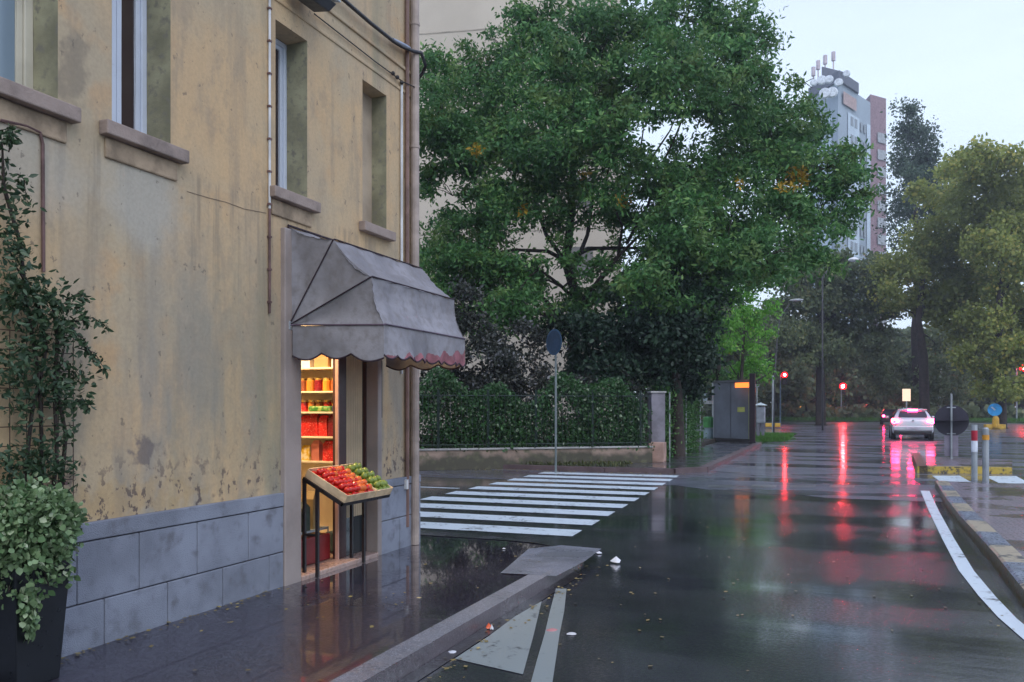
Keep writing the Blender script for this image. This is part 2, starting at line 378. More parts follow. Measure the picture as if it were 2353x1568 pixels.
st('gutter', MB().sheet([(KX+.013, -10), (KX+.12, -10), (KX+.12, 7.4), (KX+.013, 7.6)], .004), wet_mat('gutter_stone', (.022, .018, .02), .12, .35, 2, .5, .5))
st('side_street_pavement', MB().sheet([(-30, 8.57), (-5.4, 8.6), (-3.6, 8.7), (-3.2, 9.0), (-4.2, 9.25), (-30, 9.1)], .004), wet_mat('grey_wet_slab', (.05, .05, .06), .1, .3, 1.5, .5, .4))
# far pavement along the main road
KF = -3.0
fw = [(-30, 19.6), (-9, 19.4), (-5.2, 19.3), (-3.6, 19.5), (KF, 20.4), (KF, 35.5), (-4.7, 36.2), (-4.7, 26), (-4.6, 23.5), (-9.0, 20.4), (-30, 20.4)]
st('far_pavement', MB().prism([p for p in fw], -.02, .10), wet_mat('far_wet_pavement', (.04, .04, .048), .12, .32, 1.2, .5, .4))
kb = MB()
kl = [(-9, 19.4), (-5.2, 19.3), (-3.6, 19.5), (KF, 20.4), (KF, 35.5)]
for a, b_ in zip(kl[:-1], kl[1:]):
    d = (Vector(b_)-Vector(a)).normalized(); n = Vector((d.y, -d.x))*.07
    kb.prism([(a[0]-n.x*2, a[1]-n.y*2), (a[0]+n.x, a[1]+n.y), (b_[0]+n.x, b_[1]+n.y), (b_[0]-n.x*2, b_[1]-n.y*2)], -.02, .112)
st('far_kerb', kb, mat('reddish_kerb_stone', (.11, .075, .078), .45))

# zebra crossing over the side street
zb = MB()
for k in range(10):
    y0 = 9.50+k*.985; x0 = -6.55 if k > 1 else -6.5
    zb.add([(x0, y0-.10, .0055), (-2.97-.04*k, y0, .0055), (-3.0-.04*k, y0+.53, .0055), (x0-.03, y0+.43, .0055)], [(0, 1, 2, 3)])
zb.add([(-9.8, 14.2, .004), (-6.75, 14.3, .004), (-6.75, 14.42, .004), (-9.8, 14.32, .004)], [(0, 1, 2, 3)])
st('zebra_crossing', zb, WHITE_L)
zb = MB()
for px in (1625, 1725, 1815, 1905, 1995):
    zb.add([G(px, 1121), G(px+58, 1121), G(px+60, 1115), G(px+3, 1115)], [(0, 1, 2, 3)])
for v in zb.v: pass
zb.v = [(x, y, .0055) for x, y, z in zb.v]
st('stop_line', zb, paint_mat('faded_line_paint', (.17, .18, .19), .48))
# gore triangle and line at the near left
def S5(x, y): return G((x/2.139+1200)/1.3604, (y/2.139+1400)/1.3604)
mk = MB(); mk.add([(*S5(x, y)[:2], .0045) for x, y in ((475, 1415), (930, 1520), (1000, 1262), (1055, 1030), (880, 1130), (700, 1265))], [(0, 1, 2, 3, 4, 5)])
ln = [((1150, 945), (1222, 945)), ((1110, 1100), (1205, 1100)), ((1075, 1250), (1175, 1250)), ((1025, 1420), (1150, 1420)), ((985, 1568), (1128, 1568))]
Lp = [(S5(*a), S5(*b)) for a, b in ln]; q0, q1 = Lp[-1]; dq = (Lp[-1][0]-Lp[-2][0]).normalized()*4; Lp.append((q0+dq, q1+dq))
for (a, b_), (c, d) in zip(Lp[:-1], Lp[1:]): mk.add([(*a[:2], .0045), (*b_[:2], .0045), (*d[:2], .0045), (*c[:2], .0045)], [(0, 1, 2, 3)])
st('lane_marking', mk, GREY_L)
def S6(x, y): return G((x/2.295+2300)/1.3604, (y/2.295+1450)/1.3604)
mk = MB(); cl = [S6(*p) for p in ((1325, 195), (1385, 340), (1480, 540), (1600, 770), (1740, 950), (1880, 1105), (2068, 1270))]
cl.append(cl[-1]+(cl[-1]-cl[-2]).normalized()*6); wd = [.15, .135, .13, .13, .125, .12, .12, .12]
for i in range(len(cl)-1):
    a, b_ = cl[i], cl[i+1]; mk.add([(a.x, a.y, .0065), (a.x+wd[i], a.y, .0065), (b_.x+wd[i+1], b_.y, .0065), (b_.x, b_.y, .0065)], [(0, 1, 2, 3)])
st('edge_line', mk, WHITE_L)

# traffic islands on the right
ke = [S6(*p) for p in ((1425, 170), (1500, 300), (1600, 440), (1720, 580), (1850, 740), (1950, 880), (2068, 1040))]
ke.append(ke[-1]+(ke[-1]-ke[-2]).normalized()*8)
HI = .13
st('island_paving', MB().prism([(p.x+.22, p.y) for p in ke]+[(14, ke[-1].y), (14, 18.3), (3, 17.9)], -.02, HI-.004), ISL)
kf_, kt, kd = MB(), MB(), MB(); pol = []
for a, b_ in zip(ke[:-1], ke[1:]):
    n = max(1, int((a-b_).length/.05))
    pol += [a.lerp(b_, i/n) for i in range(n)]
pol.append(ke[-1]); acc = 0
for a, b_ in zip(pol[:-1], pol[1:]):
    kf_.add([(a.x, a.y, -.02), (b_.x, b_.y, -.02), (b_.x+.02, b_.y, HI-.012), (a.x+.02, a.y, HI-.012)], [(0, 1, 2, 3)])
    tgt = kt if int(acc/1.02) % 2 == 0 else kd
    tgt.add([(a.x+.02, a.y, HI-.012), (b_.x+.02, b_.y, HI-.012), (b_.x+.045, b_.y, HI+.002), (a.x+.045, a.y, HI+.002), (a.x+.235, a.y, HI+.002), (b_.x+.235, b_.y, HI+.002)], [(0, 1, 2, 3), (3, 2, 5, 4)])
    acc += (a-b_).length
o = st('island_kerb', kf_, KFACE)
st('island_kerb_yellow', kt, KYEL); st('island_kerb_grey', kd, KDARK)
zb = MB()
for a, b_, c, d in (((2142, 1094), (2205, 1094), (2235, 1111), (2165, 1111)), ((2262, 1095), (2335, 1095), (2368, 1112), (2298, 1112)), ((2385, 1096), (2450, 1096), (2490, 1113), (2420, 1113))):
    zb.add([(*G(*q)[:2], .0065) for q in (a, b_, c, d)], [(0, 1, 2, 3)])
st('island_zebra_crossing', zb, WHITE_L)
na, nb = G(2108, 1087), G(2326, 1090)
n3 = GD(2095, 25.5); n4 = Vector((n3.x+.3, 26.8, 0)); n5 = nb+Vector((.6, 3.5, 0))
st('island_nose', MB().prism([na+Vector((.1, .1, 0)), nb, n5, n4, n3], -.02, .14), ISL)
def strip(mb, a, b_, w, z0, z1):
    d = (b_-a).normalized(); n = Vector((-d.y, d.x, 0))*w
    mb.prism([a, b_, b_+n, a+n], z0, z1)
mb = MB(); strip(mb, na, nb, .22, -.02, .155); st('nose_kerb_yellow', mb, YEL_L)
mb = MB(); strip(mb, n3, na-(na-n3).normalized()*.01, .22, -.02, .155); st('nose_kerb_dark', mb, KFACE)

# grass verges and garden ground
st('grass_verge', MB().prism([(-30, 37.5), (-3.2, 36.8), (-1.9, 42), (-2.4, 48), (-5.5, 53), (-30, 54)], -.02, .09), GRASS)
st('far_verge', MB().prism([(-60, 95.5), (90, 95.5), (90, 140), (-60, 140)], -.02, .15), GRASS)
st('garden_ground', MB().prism([(-30, 21.0), (-9.2, 20.6), (-4.85, 24.0), (-4.85, 36), (-30, 36)], -.02, .22), SOIL)
rng = np.random.default_rng(3)
def in_poly_grass(n, x0, x1, y0, y1, z):
    return np.c_[rng.uniform(x0, x1, n), rng.uniform(y0, y1, n), np.full(n, z)]
GL = leaf_mat('grass_blades', (.05, .16, .02), (.12, .30, .05), transl=.3)
q = in_poly_grass(16000, -8, -2.1, 37.2, 47, .08)
o = leaf_obj('grass', q, .16, .12, GL, seed=5, droop=-2.2); tag(o, kind='stuff')
q = in_poly_grass(9000, -12, 40, 95.8, 99, .14)
o = leaf_obj('far_grass', q, .35, .2, GL, seed=6, droop=-2.2); tag(o, kind='stuff')

# ------------------------------------------------------------------ the corner house
house = thing('corner_house', 'ochre plastered old corner house with grey plinth and corner shop', 'house', (XF, 7.93, .1))
ZW0, ZW1 = 3.32, 4.69
W = [(F(0, 0).y-.95, F(133, 0).y, ZW0, ZW1, .20), (F(257, 0).y, F(392, 0).y, ZW0, ZW1, .21),
     (F(633, 0).y, F(706, 0).y, ZW0, ZW1, .21), (F(833, 0).y, F(888, 0).y, ZW0, ZW1, .17)]
DOOR = (F(683, 0).y, F(861, 0).y, .1, 2.75, 0)
def wall_grid(mb, y0, y1, z0, z1, ops, x):
    ys = sorted({y0, y1, *[o[0] for o in ops], *[o[1] for o in ops]}); zs = sorted({z0, z1, *[o[2] for o in ops], *[o[3] for o in ops]})
    for a, b_ in zip(ys[:-1], ys[1:]):
        for c, d in zip(zs[:-1], zs[1:]):
            if any(o[0] <= (a+b_)/2 <= o[1] and o[2] <= (c+d)/2 <= o[3] for o in ops): continue
            mb.add([(x, a, c), (x, b_, c), (x, b_, d), (x, a, d)], [(0, 1, 2, 3)])
mb = MB(); Y0, Y1, ZT = -9, 7.93, 9.2
wall_grid(mb, Y0, Y1, .1, ZT, W+[DOOR], XF)
mb.add([(XF, Y1, .1), (-14, Y1, .1), (-14, Y1, ZT), (XF, Y1, ZT)], [(0, 1, 2, 3)])
mb.add([(XF, Y0, .1), (-14, Y0, .1), (-14, Y0, ZT), (XF, Y0, ZT)], [(0, 1, 2, 3)])
mb.add([(-14, Y0, .1), (-14, Y1, .1), (-14, Y1, ZT), (-14, Y0, ZT)], [(0, 1, 2, 3)])
for (a, b_, c, d, r) in W:
    mb.add([(XF, a, d), (XF, b_, d), (XF-r, b_, d), (XF-r, a, d)], [(0, 1, 2, 3)])
    mb.add([(XF, a, c), (XF-r, a, c), (XF-r, b_, c), (XF, b_, c)], [(0, 1, 2, 3)])
mb.build('wall', PLASTER, house)
for i, (a, b_, c, d, r) in enumerate(W):
    MB().add([(XF, a, c), (XF, a, d), (XF-r, a, d), (XF-r, a, c)], [(0, 1, 2, 3)]).build('window_reveal', JAMB, house)
    mb = MB(); mb.add([(XF, b_, c), (XF-r, b_, c), (XF-r, b_, d), (XF, b_, d)], [(0, 1, 2, 3)])
    mb.build('window_reveal', JAMB, house)
mb = MB(); mb.box((-15, Y0-.6, ZT), (XF+.6, Y1+.6, ZT+.15)); mb.box((XF+.5, Y0-.6, ZT+.0), (XF+.62, Y1+.6, ZT-.12))
mb.build('roof', mat('roof_board', (.14, .10, .08), .7), house)
# string course above the windows
mb = MB()
for z0, t in ((4.84, .012), (5.08, .02)):
    mb.box((XF-.01, Y0, z0), (XF+t, Y1, z0+.035))
mb.build('string_course', PLASTER, house, bevel=.008)
# windows
def window(i, frame_m, pane_m, panes, fr=.05):
    a, b_, c, d, r = W[i]; x = XF-r
    w_ = MB(); w_.box((x-.05, a, c), (x+.0, b_, c+fr)); w_.box((x-.05, a, d-fr), (x, b_, d)); w_.box((x-.05, a, c+fr), (x, a+fr, d-fr)); w_.box((x-.05, b_-fr, c+fr), (x, b_, d-fr))
    fo = w_.build('window_frame', frame_m, house, bevel=.006)
    n = panes; wy = (b_-a-2*fr)/n
    for k in range(n):
        y0 = a+fr+k*wy; y1 = y0+wy
        s_ = MB(); q = .04; xx = x-.012
        s_.box((x-.045, y0+.002, c+fr), (xx, y0+q, d-fr)); s_.box((x-.045, y1-q, c+fr), (xx, y1-.002, d-fr)); s_.box((x-.045, y0+q, c+fr), (xx, y1-q, c+fr+q)); s_.box((x-.045, y0+q, d-fr-q), (xx, y1-q, d-fr))
        s_.build('casement', frame_m, fo, bevel=.004).location = (0, 0, 0)
        MB().box((x-.036, y0+q, c+fr+q), (x-.03, y1-q, d-fr-q)).build('pane', pane_m, fo).location = (0, 0, 0)
    return fo
window(0, CREAMW, BLUEG, 2, .055); window(1, PVC, DARKG, 2, .045); window(2, PVC, DARKG, 2, .04)
a, b_, c, d, r = W[0]
MB().box((XF-.245, a+.09, c+.10), (XF-.241, b_-.09, c+.44)).build('lower_pane', DARKG, house)
a, b_, c, d, r = W[3]
MB().box((XF-r-.02, a-.01, c-.01), (XF-r, b_+.01, d+.01)).build('bricked_up_niche', mat('pale_niche_plaster', (.42, .34, .25), .85, var=.2, scale=2, bmp=.3), house)
for i, (a, b_, c, d, r) in enumerate(W):
    mb = MB(); e = .10 if i < 3 else .07
    mb.box((XF-r, a+.002, c-.085), (XF, b_-.002, c+.006)); mb.box((XF, a-e, c-.09), (XF+.075, b_+e, c))
    mb.build('window_sill', SILL, house, bevel=.008)
    if i < 3:
        mb = MB(); mb.box((XF-.005, a-.06, c-.22), (XF+.018, b_+.05, c-.092)); mb.build('sill_apron', mat('brown_apron', (.33, .25, .17), .85, var=.3, scale=6, bmp=.5), house, bevel=.01)  # apron band in a darker brown than the wall plaster
# plinth of grey blocks
mb = MB(); PX = XF+.03
def course(y0, y1, z0, z1, joints, proud=.03):
    js = [y0]+[j for j in joints if y0 < j < y1]+[y1]
    for a, b_ in zip(js[:-1], js[1:]): mb.box((XF-.02, a+.003, z0+.004), (XF+proud, b_-.003, z1-.004))
yd0, yd1 = F(645, 0).y, F(912, 0).y
up = [F(x, 0).y for x in (312.6, 446, 564)]; lo = [F(x, 0).y for x in (232, 378, 505, 612)]
upl = [up[0]-.47*k for k in range(1, 24)][::-1]+up; lol = [lo[0]-.47*k for k in range(1, 24)][::-1]+lo
course(Y0, yd0, .745, .86, [], .036); course(Y0, yd0, .376, .745, upl); course(Y0, yd0, .08, .376, lol)
c0 = F(868, 0).y
course(c0, Y1+.03, .745, .83, [], .036); course(c0, Y1+.03, .42, .745, []); course(c0, Y1+.03, .08, .42, [7.5])
mb.build('plinth', GREYB, house, bevel=.006)
MB().box((XF-.02, Y0, .08), (XF+.016, yd0-.004, .85)).build('plinth_joint', mat('plinth_joint', (.05, .045, .06), .8), house)
# door surround
mb = MB(); mb.box((XF-.02, yd0, .08), (XF+.045, DOOR[0], 3.02)); mb.build('door_surround', SURR, house, bevel=.01)
mb = MB(); mb.box((XF-.35, DOOR[1], .09), (XF+.038, c0+.02, 3.02)); mb.build('door_surround', SURR, house, bevel=.01)
MB().box((XF-.02, DOOR[0]+.002, 2.75), (XF+.04, DOOR[1]-.002, 3.0)).build('door_lintel', SURR, house, bevel=.01)
MB().box((XF-.40, DOOR[0]+.003, .08), (XF+.05, DOOR[1]-.003, .135)).build('threshold', mat('pinkish_threshold', (.36, .25, .21), .3, var=.15), house, bevel=.012)
mb = MB(); mb.box((XF-.32, DOOR[0]-.05, .1), (XF-.005, DOOR[0]+.0, 2.75)); mb.build('door_jamb', SURR, house)
# interior room
xi, yi0, yi1, zi = XF-2.4, DOOR[0]-.3, DOOR[1]+1.2, 2.75
mb = MB()
mb.add([(XF-.33, yi0, .12), (xi, yi0, .12), (xi, yi1, .12), (XF-.33, yi1, .12)], [(0, 1, 2, 3)])
mb.add([(XF-.03, yi0, zi), (xi, yi0, zi), (xi, yi1, zi), (XF-.03, yi1, zi)], [(0, 1, 2, 3)])
for p0, p1 in (((XF-.3, yi0), (xi, yi0)), ((xi, yi0), (xi, yi1)), ((xi, yi1), (XF-.3, yi1)), ((XF-.3, yi1), (XF-.3, c0))):
    mb.add([(*p0, .12), (*p1, .12), (*p1, zi), (*p0, zi)], [(0, 1, 2, 3)])
mb.build('shop_interior', CREAM, house)
# window partition: red frame, mid post, slatted shutter
XS = XF-.12; Ym0, Ym1 = F(779, 0, XS+.02).y, F(796, 0, XS+.02).y
mb = MB(); mb.box((XS-.03, DOOR[0]+.01, .135), (XS+.02, DOOR[0]+.045, 2.74)); mb.build('door_frame', REDFR, house, bevel=.004)
mb = MB(); mb.box((XS-.05, Ym0, .135), (XS+.02, Ym1, 2.74)); mb.build('door_post', DKWOOD, house, bevel=.004)
MB().box((XS-.01, Ym0-.02, .135), (XS+.024, Ym0-.004, 2.74)).build('door_edge_strip', mat('pink_edge_trim', (.5, .3, .25), .5), house)
mb = MB(); ys0, ys1 = Ym1+.02, DOOR[1]-.035
ns = 9
for k in range(ns):
    y0 = ys0+(ys1-ys0)*k/ns; dy = (ys1-ys0)/ns
    mb.tube([(XS, y0+dy*.5, .5), (XS, y0+dy*.5, 2.74)], dy*.27, 6)
MB().box((XS-.05, ys0, .5), (XS-.03, ys1, 2.74)).build('curtain_gap_shade', mat('painted_gap_shade', (.035, .025, .02), .8), house)  # dark sheet added behind the strands to paint shade into the gaps
mb.build('bead_curtain', mat('beige_shutter', (.62, .52, .36), .45, var=.12), house)
MB().box((XS-.02, DOOR[1]-.035, .135), (XS+.03, DOOR[1]-.004, 2.74)).build('door_frame', DKWOOD, house)
MB().box((XS-.012, ys0-.02, .14), (XS, ys1, .5)).build('lower_pane', glass('dark_lower_glass', (.03, .04, .045), .08), house)
# house number sized grey plate and marks are absent in the photo; pipes
mb = MB(); yp = F(943, 0).y; mb.tube([(XF+.055, yp, .1), (XF+.055, yp, 9.1)], .045, 12)
for z_ in (1.2, 2.6, 4.3, 5.6): mb.tube([(XF+.055, yp, z_), (XF+.055, yp, z_+.03)], .052, 12)
mb.build('downpipe', BEIGEP, house, smooth=False)
yp2 = F(930, 0).y
MB().tube([(XF+.03, yp2, .3), (XF+.03, yp2, 9.1)], .022, 8).build('pipe', COPPER, house)
yc = F(919, 0).y; zc = F(919, 190).z; z1 = F(919, 600).z
mb = MB(); mb.tube([(XF+.02, yc, 1.9), (XF+.02, yc, zc)], .013, 8); mb.build('conduit', mat('white_conduit', (.6, .62, .64), .5), house)
yc = F(616, 0).y; zm = F(616, 480).z; zb_ = F(615, 720).z
MB().tube([(XF+.015, yc, zm), (XF+.015, yc, 6.6)], .010, 8).build('conduit', mat('white_conduit', (.6, .62, .64), .5), house)
MB().tube([(XF+.015, yc, zb_), (XF+.015, yc, zm)], .010, 8).build('rusty_conduit', RUST, house)
for k in range(12):
    z_ = zb_+.08+k*.26
    MB().box((XF+.001, yc-.015, z_), (XF+.028, yc+.015, z_+.016)).build('conduit_clip', RUST, house)
MB().tube([F(0, 276, XF+.012), F(60, 290, XF+.012), F(92, 305, XF+.012), F(98, 330, XF+.012), F(100, 625, XF+.012)], .010, 6).build('rusty_pipe', RUST, house)
mb = MB(); pts = [F(430, 440, XF+.002), F(480, 455, XF+.002), F(520, 465, XF+.002), F(560, 480, XF+.002), F(612, 490, XF+.002)]
mb.tube(pts, .0022, 5); mb.build('wall_crack', mat('crack', (.24, .18, .13), .9), house)
MB().box((XF+.03, F(925, 0).y-.02, .70), (XF+.06, F(925, 0).y+.02, .80)).build('white_junction_box', mat('white_plastic', (.6, .6, .6), .5), house)

# cables and lamp on the wall
tag(MB().tube([F(600, -150, XF+.05), F(700, -70, XF+.06), F(790, 0, XF+.06), F(850, 52, XF+.07), F(905, 96, XF+.06), F(925, 108, XF+.07), F(950, 118, XF+.08), F(968, 122, XF+.12)]+[Vector((XF+.06, 8.02, 5.27)), Vector((XF+.0, 8.05, 5.2)), Vector((XF-.04, 8.0, 5.12))], .019, 8).build('cable_bundle', BLACK, smooth=True),
    'thick black cable bundle running along the upper wall to the corner', 'cable')
tag(MB().tube([F(902, 92, XF+.05), F(925, 103, XF+.05), F(940, 112, XF+.05)], .022, 8).build('cable_sleeve', mat('grey_blue_sleeve', (.28, .33, .42), .5)), 'grey plastic sleeve on the thick cable bundle by the downpipe', 'cable sleeve')
tag(MB().tube([F(722, 32, XF+.02), F(790, 85, XF+.02), F(860, 140, XF+.02), F(905, 173, XF+.02), F(925, 188, XF+.03), F(958, 203, XF+.08)], .006, 6).build('wire', BLACK), 'thin dark wire running from the wall lamp to the corner', 'wire')
for p_, lb in (((903, 169), 'small dark insulator on the thin wire furthest from the downpipe'), ((913, 178), 'small dark insulator between two others on the thin wire'), ((923, 190), 'small dark insulator on top of the white conduit')):
    tag(MB().sphere(F(*p_, XF+.03), .022, 8, 6).build('wire_insulator', BLACK), lb, 'insulator', 'insulators on the thin wire')
lampc = F(712, -8, XF+.16)
wl = thing('wall_lamp', 'dark wall lamp with pale top hanging high on the ochre wall', 'lamp', F(700, -5, XF))
Mx = Matrix.Translation(lampc) @ Matrix.Rotation(RAD(12), 4, 'Y')
MB().add([Mx @ Vector(v) for v in ((-.07, -.14, -.06), (.07, -.14, -.05), (.09, .17, -.05), (-.07, .17, -.06), (-.10, -.17, .05), (.12, -.17, .03), (.13, .2, .03), (-.10, .2, .05))],
         [(3, 2, 1, 0), (4, 5, 6, 7), (0, 1, 5, 4), (1, 2, 6, 5), (2, 3, 7, 6), (3, 0, 4, 7)]).build('lamp_body', mat('dark_grey_paint', (.04, .045, .05), .4), wl, bevel=.01)
MB().box((-.12, -.19, .05), (.15, .22, .065), M=Mx).build('lamp_cover', mat('pale_blue_grey_metal', (.45, .55, .62), .4), wl, bevel=.006)
MB().tube([lampc+Vector((-.05, 0, 0)), F(690, -12, XF)], .02, 8).build('bracket', BLACK, wl)

# ------------------------------------------------------------------ awning
aw = thing('shop_awning', 'grey dome awning with scalloped faded red front edge over the shop door', 'awning', (XF, 5.66, 2.23))
ya, yb = 5.66, 7.17
prof = [(XF+.015, 3.04), (-3.775, 2.90), (-3.425, 2.58), (-3.31, 2.20)]      # x, z of each rib
piv = (XF+.03, 2.23)
def lerp(a, b, t): return a+(b-a)*t
def sag(t, k): return -k*sin(pi*t)
mb = MB()
def patch(fn, nu, nv, mi=0):
    vs = [fn(i/nu, j/nv) for i in range(nu+1) for j in range(nv+1)]
    mb.add(vs, [(i*(nv+1)+j, (i+1)*(nv+1)+j, (i+1)*(nv+1)+j+1, i*(nv+1)+j+1) for i in range(nu) for j in range(nv)], mi)
rngw = random.Random(5)
for s in range(3):
    (x0, z0), (x1, z1) = prof[s], prof[s+1]
    def top(u, v, x0=x0, z0=z0, x1=x1, z1=z1, s=s):
        x, z = lerp(x0, x1, v), lerp(z0, z1, v); k = .05*sin(pi*v)*(.55+.45*sin(pi*u))
        wr = .006*sin(9*u+7*v+s*2)*sin(pi*v)+.005*sin(23*u*(1+s*.3)+3*v)+.012*sin(pi*v)*sin(3.1*u+2*s)+.006*sin(31*v+4*u)*sin(pi*v)
        nx, nz = (z1-z0), -(x1-x0); l = math.hypot(nx, nz); nx /= l; nz /= l   # inward-ish normal
        return (x+nx*(k+wr), lerp(ya, yb, u)-.04*(1-v if s == 2 else 0)*0, z+nz*(k+wr))
    patch(top, 34, 12)
    for side, yy, sg in ((0, ya, 1), (1, yb, -1)):
        def cheek(u, v, x0=x0, z0=z0, x1=x1, z1=z1, yy=yy, sg=sg, s=s):
            ex, ez = lerp(x0, x1, v), lerp(z0, z1, v); 
            nx, nz = (z1-z0), -(x1-x0); l = math.hypot(nx, nz); k = .05*sin(pi*v)*.55
            ex += nx/l*k; ez += nz/l*k
            x, z = lerp(piv[0], ex, u), lerp(piv[1], ez, u)
            return (x, yy+sg*(.055*sin(pi*v)*u*(1.15-u)*1.6+.008*sin(9*u+5*v+s)*sin(pi*v)), z)
        patch(cheek, 14, 10)
mb.build('canopy', FABRIC, aw, smooth=True)
for k, (x, z) in enumerate(prof):
    rb = MB(); e = .006
    if k > 0: rb.tube([(piv[0], ya-e, piv[1]), (x, ya-e, z), (x+e, ya+e, z+e), (x+e, yb-e, z+e), (x, yb+e, z), (piv[0], yb+e, piv[1])], .0055 if k < 3 else .007, 6)
    else: rb.tube([(piv[0], yb+e, piv[1]), (x, yb+e, z)], .0055, 6)
    rb.build('rib', FEDGE if k < 3 else mat('front_bar', (.10, .07, .10), .4), aw)
MB().tube([(XF+.02, ya, 2.23), (XF+.02, ya, 3.05), (XF+.02, yb, 3.05)], .011, 6).build('wall_rail', FEDGE, aw)
# scalloped valance: side (grey) and front (grey with a red lower edge)
def valance(fn, n, drop, scal, nscal, mats_, name, wob):
    vb = MB(); rows = 28
    vs = []
    for i in range(n+1):
        u = i/n; p, nr = fn(u); dr = drop(u)+scal*abs(sin(pi*u*nscal))
        for j in range(rows+1):
            v = j/rows; off = wob(u, v)
            vs.append((p.x+nr.x*off, p.y+nr.y*off, p.z-dr*v))
    fs = [(i*(rows+1)+j, (i+1)*(rows+1)+j, (i+1)*(rows+1)+j+1, i*(rows+1)+j+1) for i in range(n) for j in range(rows)]
    vb.add(vs, fs)
    if len(mats_) > 1: vb.mi = [1 if j > 27-15*(i/n)**1.4-2.5*sin(i*.35) else 0 for i in range(n) for j in range(rows)]
    o = vb.build(name, mats_, aw, smooth=True)
    e = MB(); e.tube([Vector(vs[i*(rows+1)+rows]) for i in range(n+1)], .0075, 5); e.build('piping', FEDGE, o).location = (0, 0, 0)
    return o
zf = prof[3][1]
valance(lambda u: (Vector((lerp(piv[0]+.03, prof[3][0], u), ya, zf+.0+(.02*(1-u)))), Vector((0, -1, 0))), 60, lambda u: .245-.03*sin(pi*u)+.015*u, .045, 3, [FABRIC], 'side_valance',
        lambda u, v: (.012*sin(14*u+2)*v+.03*v-.03*v*v*sin(5*u))*sin(pi*u))
valance(lambda u: (Vector((prof[3][0], lerp(ya, yb, u), zf)), Vector((1, 0, 0))), 110, lambda u: .235, .03, 10, [FABRIC, FRED], 'front_valance',
        lambda u, v: (.05*v*sin(9*u)*(1-u)+.018*sin(34*u)*v*v+.02*v)*min(1, u*7)*min(1, (1-u)*7))
valance(lambda u: (Vector((lerp(piv[0]+.03, prof[3][0], u), yb, zf)), Vector((0, 1, 0))), 40, lambda u: .235, .045, 3, [FABRIC], 'side_valance', lambda u, v: .012*sin(14*u)*v)
MB().box((XF, ya-.03, 2.19), (XF+.05, ya+.03, 2.26)).build('bracket', GALV, aw, bevel=.004)
MB().tube([F(877, 830, XF+.03), F(877, 960, XF+.03)], .007, 6).build('crank_rod', BLACK, aw)

# ------------------------------------------------------------------ shop shelves and goods
YS = 6.76
shx0, shx1 = XF-1.15, XF-.16
sh = thing('shop_shelf', 'cream shelf unit full of goods inside the lit shop door', 'shelf', (shx0, YS, .13))
lev = [1.03, 1.27, 1.51, 1.71, 1.94, 2.15]
sf = MB(); sf.box((shx0, YS+.28, .13), (shx1, YS+.30, 2.6)); sf.build('back_panel', CREAM, sh)
MB().box((shx1, YS-.02, .13), (shx1+.02, YS+.30, 2.6)).build('side_panel', mat('pink_side_panel', (.55, .3, .2), .5), sh)
for z_ in lev: MB().box((shx0, YS, z_-.018), (shx1-.002, YS+.28, z_)).build('board', CREAM, sh, bevel=.003)
rg = random.Random(11)
def jar(x, y, z, r, h, c, capc, name, lab, cat, grp):
    t = thing(name, lab, cat, (x, y, z), grp)
    b = MB(); b.tube([(x, y, z), (x, y, z+.005), (x, y, z+h*.78), (x, y, z+h*.84)], [r*.92, r, r, r*.8], 12); b.build('glass_body', c, t, smooth=False)
    MB().tube([(x, y, z+h*.84), (x, y, z+h)], r*.82, 12).build('lid', capc, t); return t
def carton(x, y, z, w_, d_, h, m, name, lab, cat, grp, lean=0.):
    M = Matrix.Translation((x, y, z)) @ Matrix.Rotation(lean, 4, 'Y') @ Matrix.Rotation(rg.uniform(-.15, .15), 4, 'Z')
    b = MB(); s = .012
    b.add([M @ Vector(v) for v in ((-w_/2, -d_/2, 0), (w_/2, -d_/2, 0), (w_/2, d_/2, 0), (-w_/2, d_/2, 0), (-w_/2, -d_/2, h*.8), (w_/2, -d_/2, h*.8), (w_/2, d_/2, h*.8), (-w_/2, d_/2, h*.8),
                                   (-w_/2+s, -.005, h), (w_/2-s, -.005, h), (w_/2-s, .005, h), (-w_/2+s, .005, h))],
          [(3, 2, 1, 0), (0, 1, 5, 4), (1, 2, 6, 5), (2, 3, 7, 6), (3, 0, 4, 7), (4, 5, 9, 8), (5, 6, 10, 9), (6, 7, 11, 10), (7, 4, 8, 11), (8, 9, 10, 11)])
    return tag(b.build(name, m), lab, cat, grp)
RED = mat('red_foil', (.55, .02, .02), .25, var=.3, scale=14, c2=(.7, .35, .3), thr=(.62, .68)); DRED = mat('dark_red_foil', (.22, .01, .02), .3, var=.3, scale=14)
BLUE = mat('blue_box_card', (.05, .07, .25), .4); ORJ = mat('orange_preserve', (.65, .22, .03), .2); BRN = mat('brown_preserve', (.30, .09, .03), .2); GRN = mat('green_tray_goods', (.05, .22, .04), .4, c2=(.3, .4, .1))
YELP = mat('yellow_packet', (.65, .42, .04), .3, c2=(.7, .6, .4)); WHT = mat('white_carton', (.65, .62, .58), .5); GOLD = mat('gold_lid', (.6, .4, .12), .3, metal=.6)
x = shx1-.07; k = 0
while x > shx0+.1:                                    # top row of jars
    jar(x, YS+.1, lev[3], .042, .13, [ORJ, BRN, ORJ, DRED][k % 4], GOLD, 'preserve_jar', 'small orange or brown jar of preserve on an upper shelf inside the shop', 'jar', 'preserve jars on the upper shop shelf'); x -= .095; k += 1
x = shx1-.08; k = 0
while x > shx0+.1:
    jar(x, YS+.12, lev[2]+0, .04, .115, [BRN, ORJ, RED][k % 3], GOLD, 'sauce_jar', 'short red or orange sauce jar behind the green tray on the shelf', 'jar', 'sauce jars behind the green tray'); x -= .092; k += 1
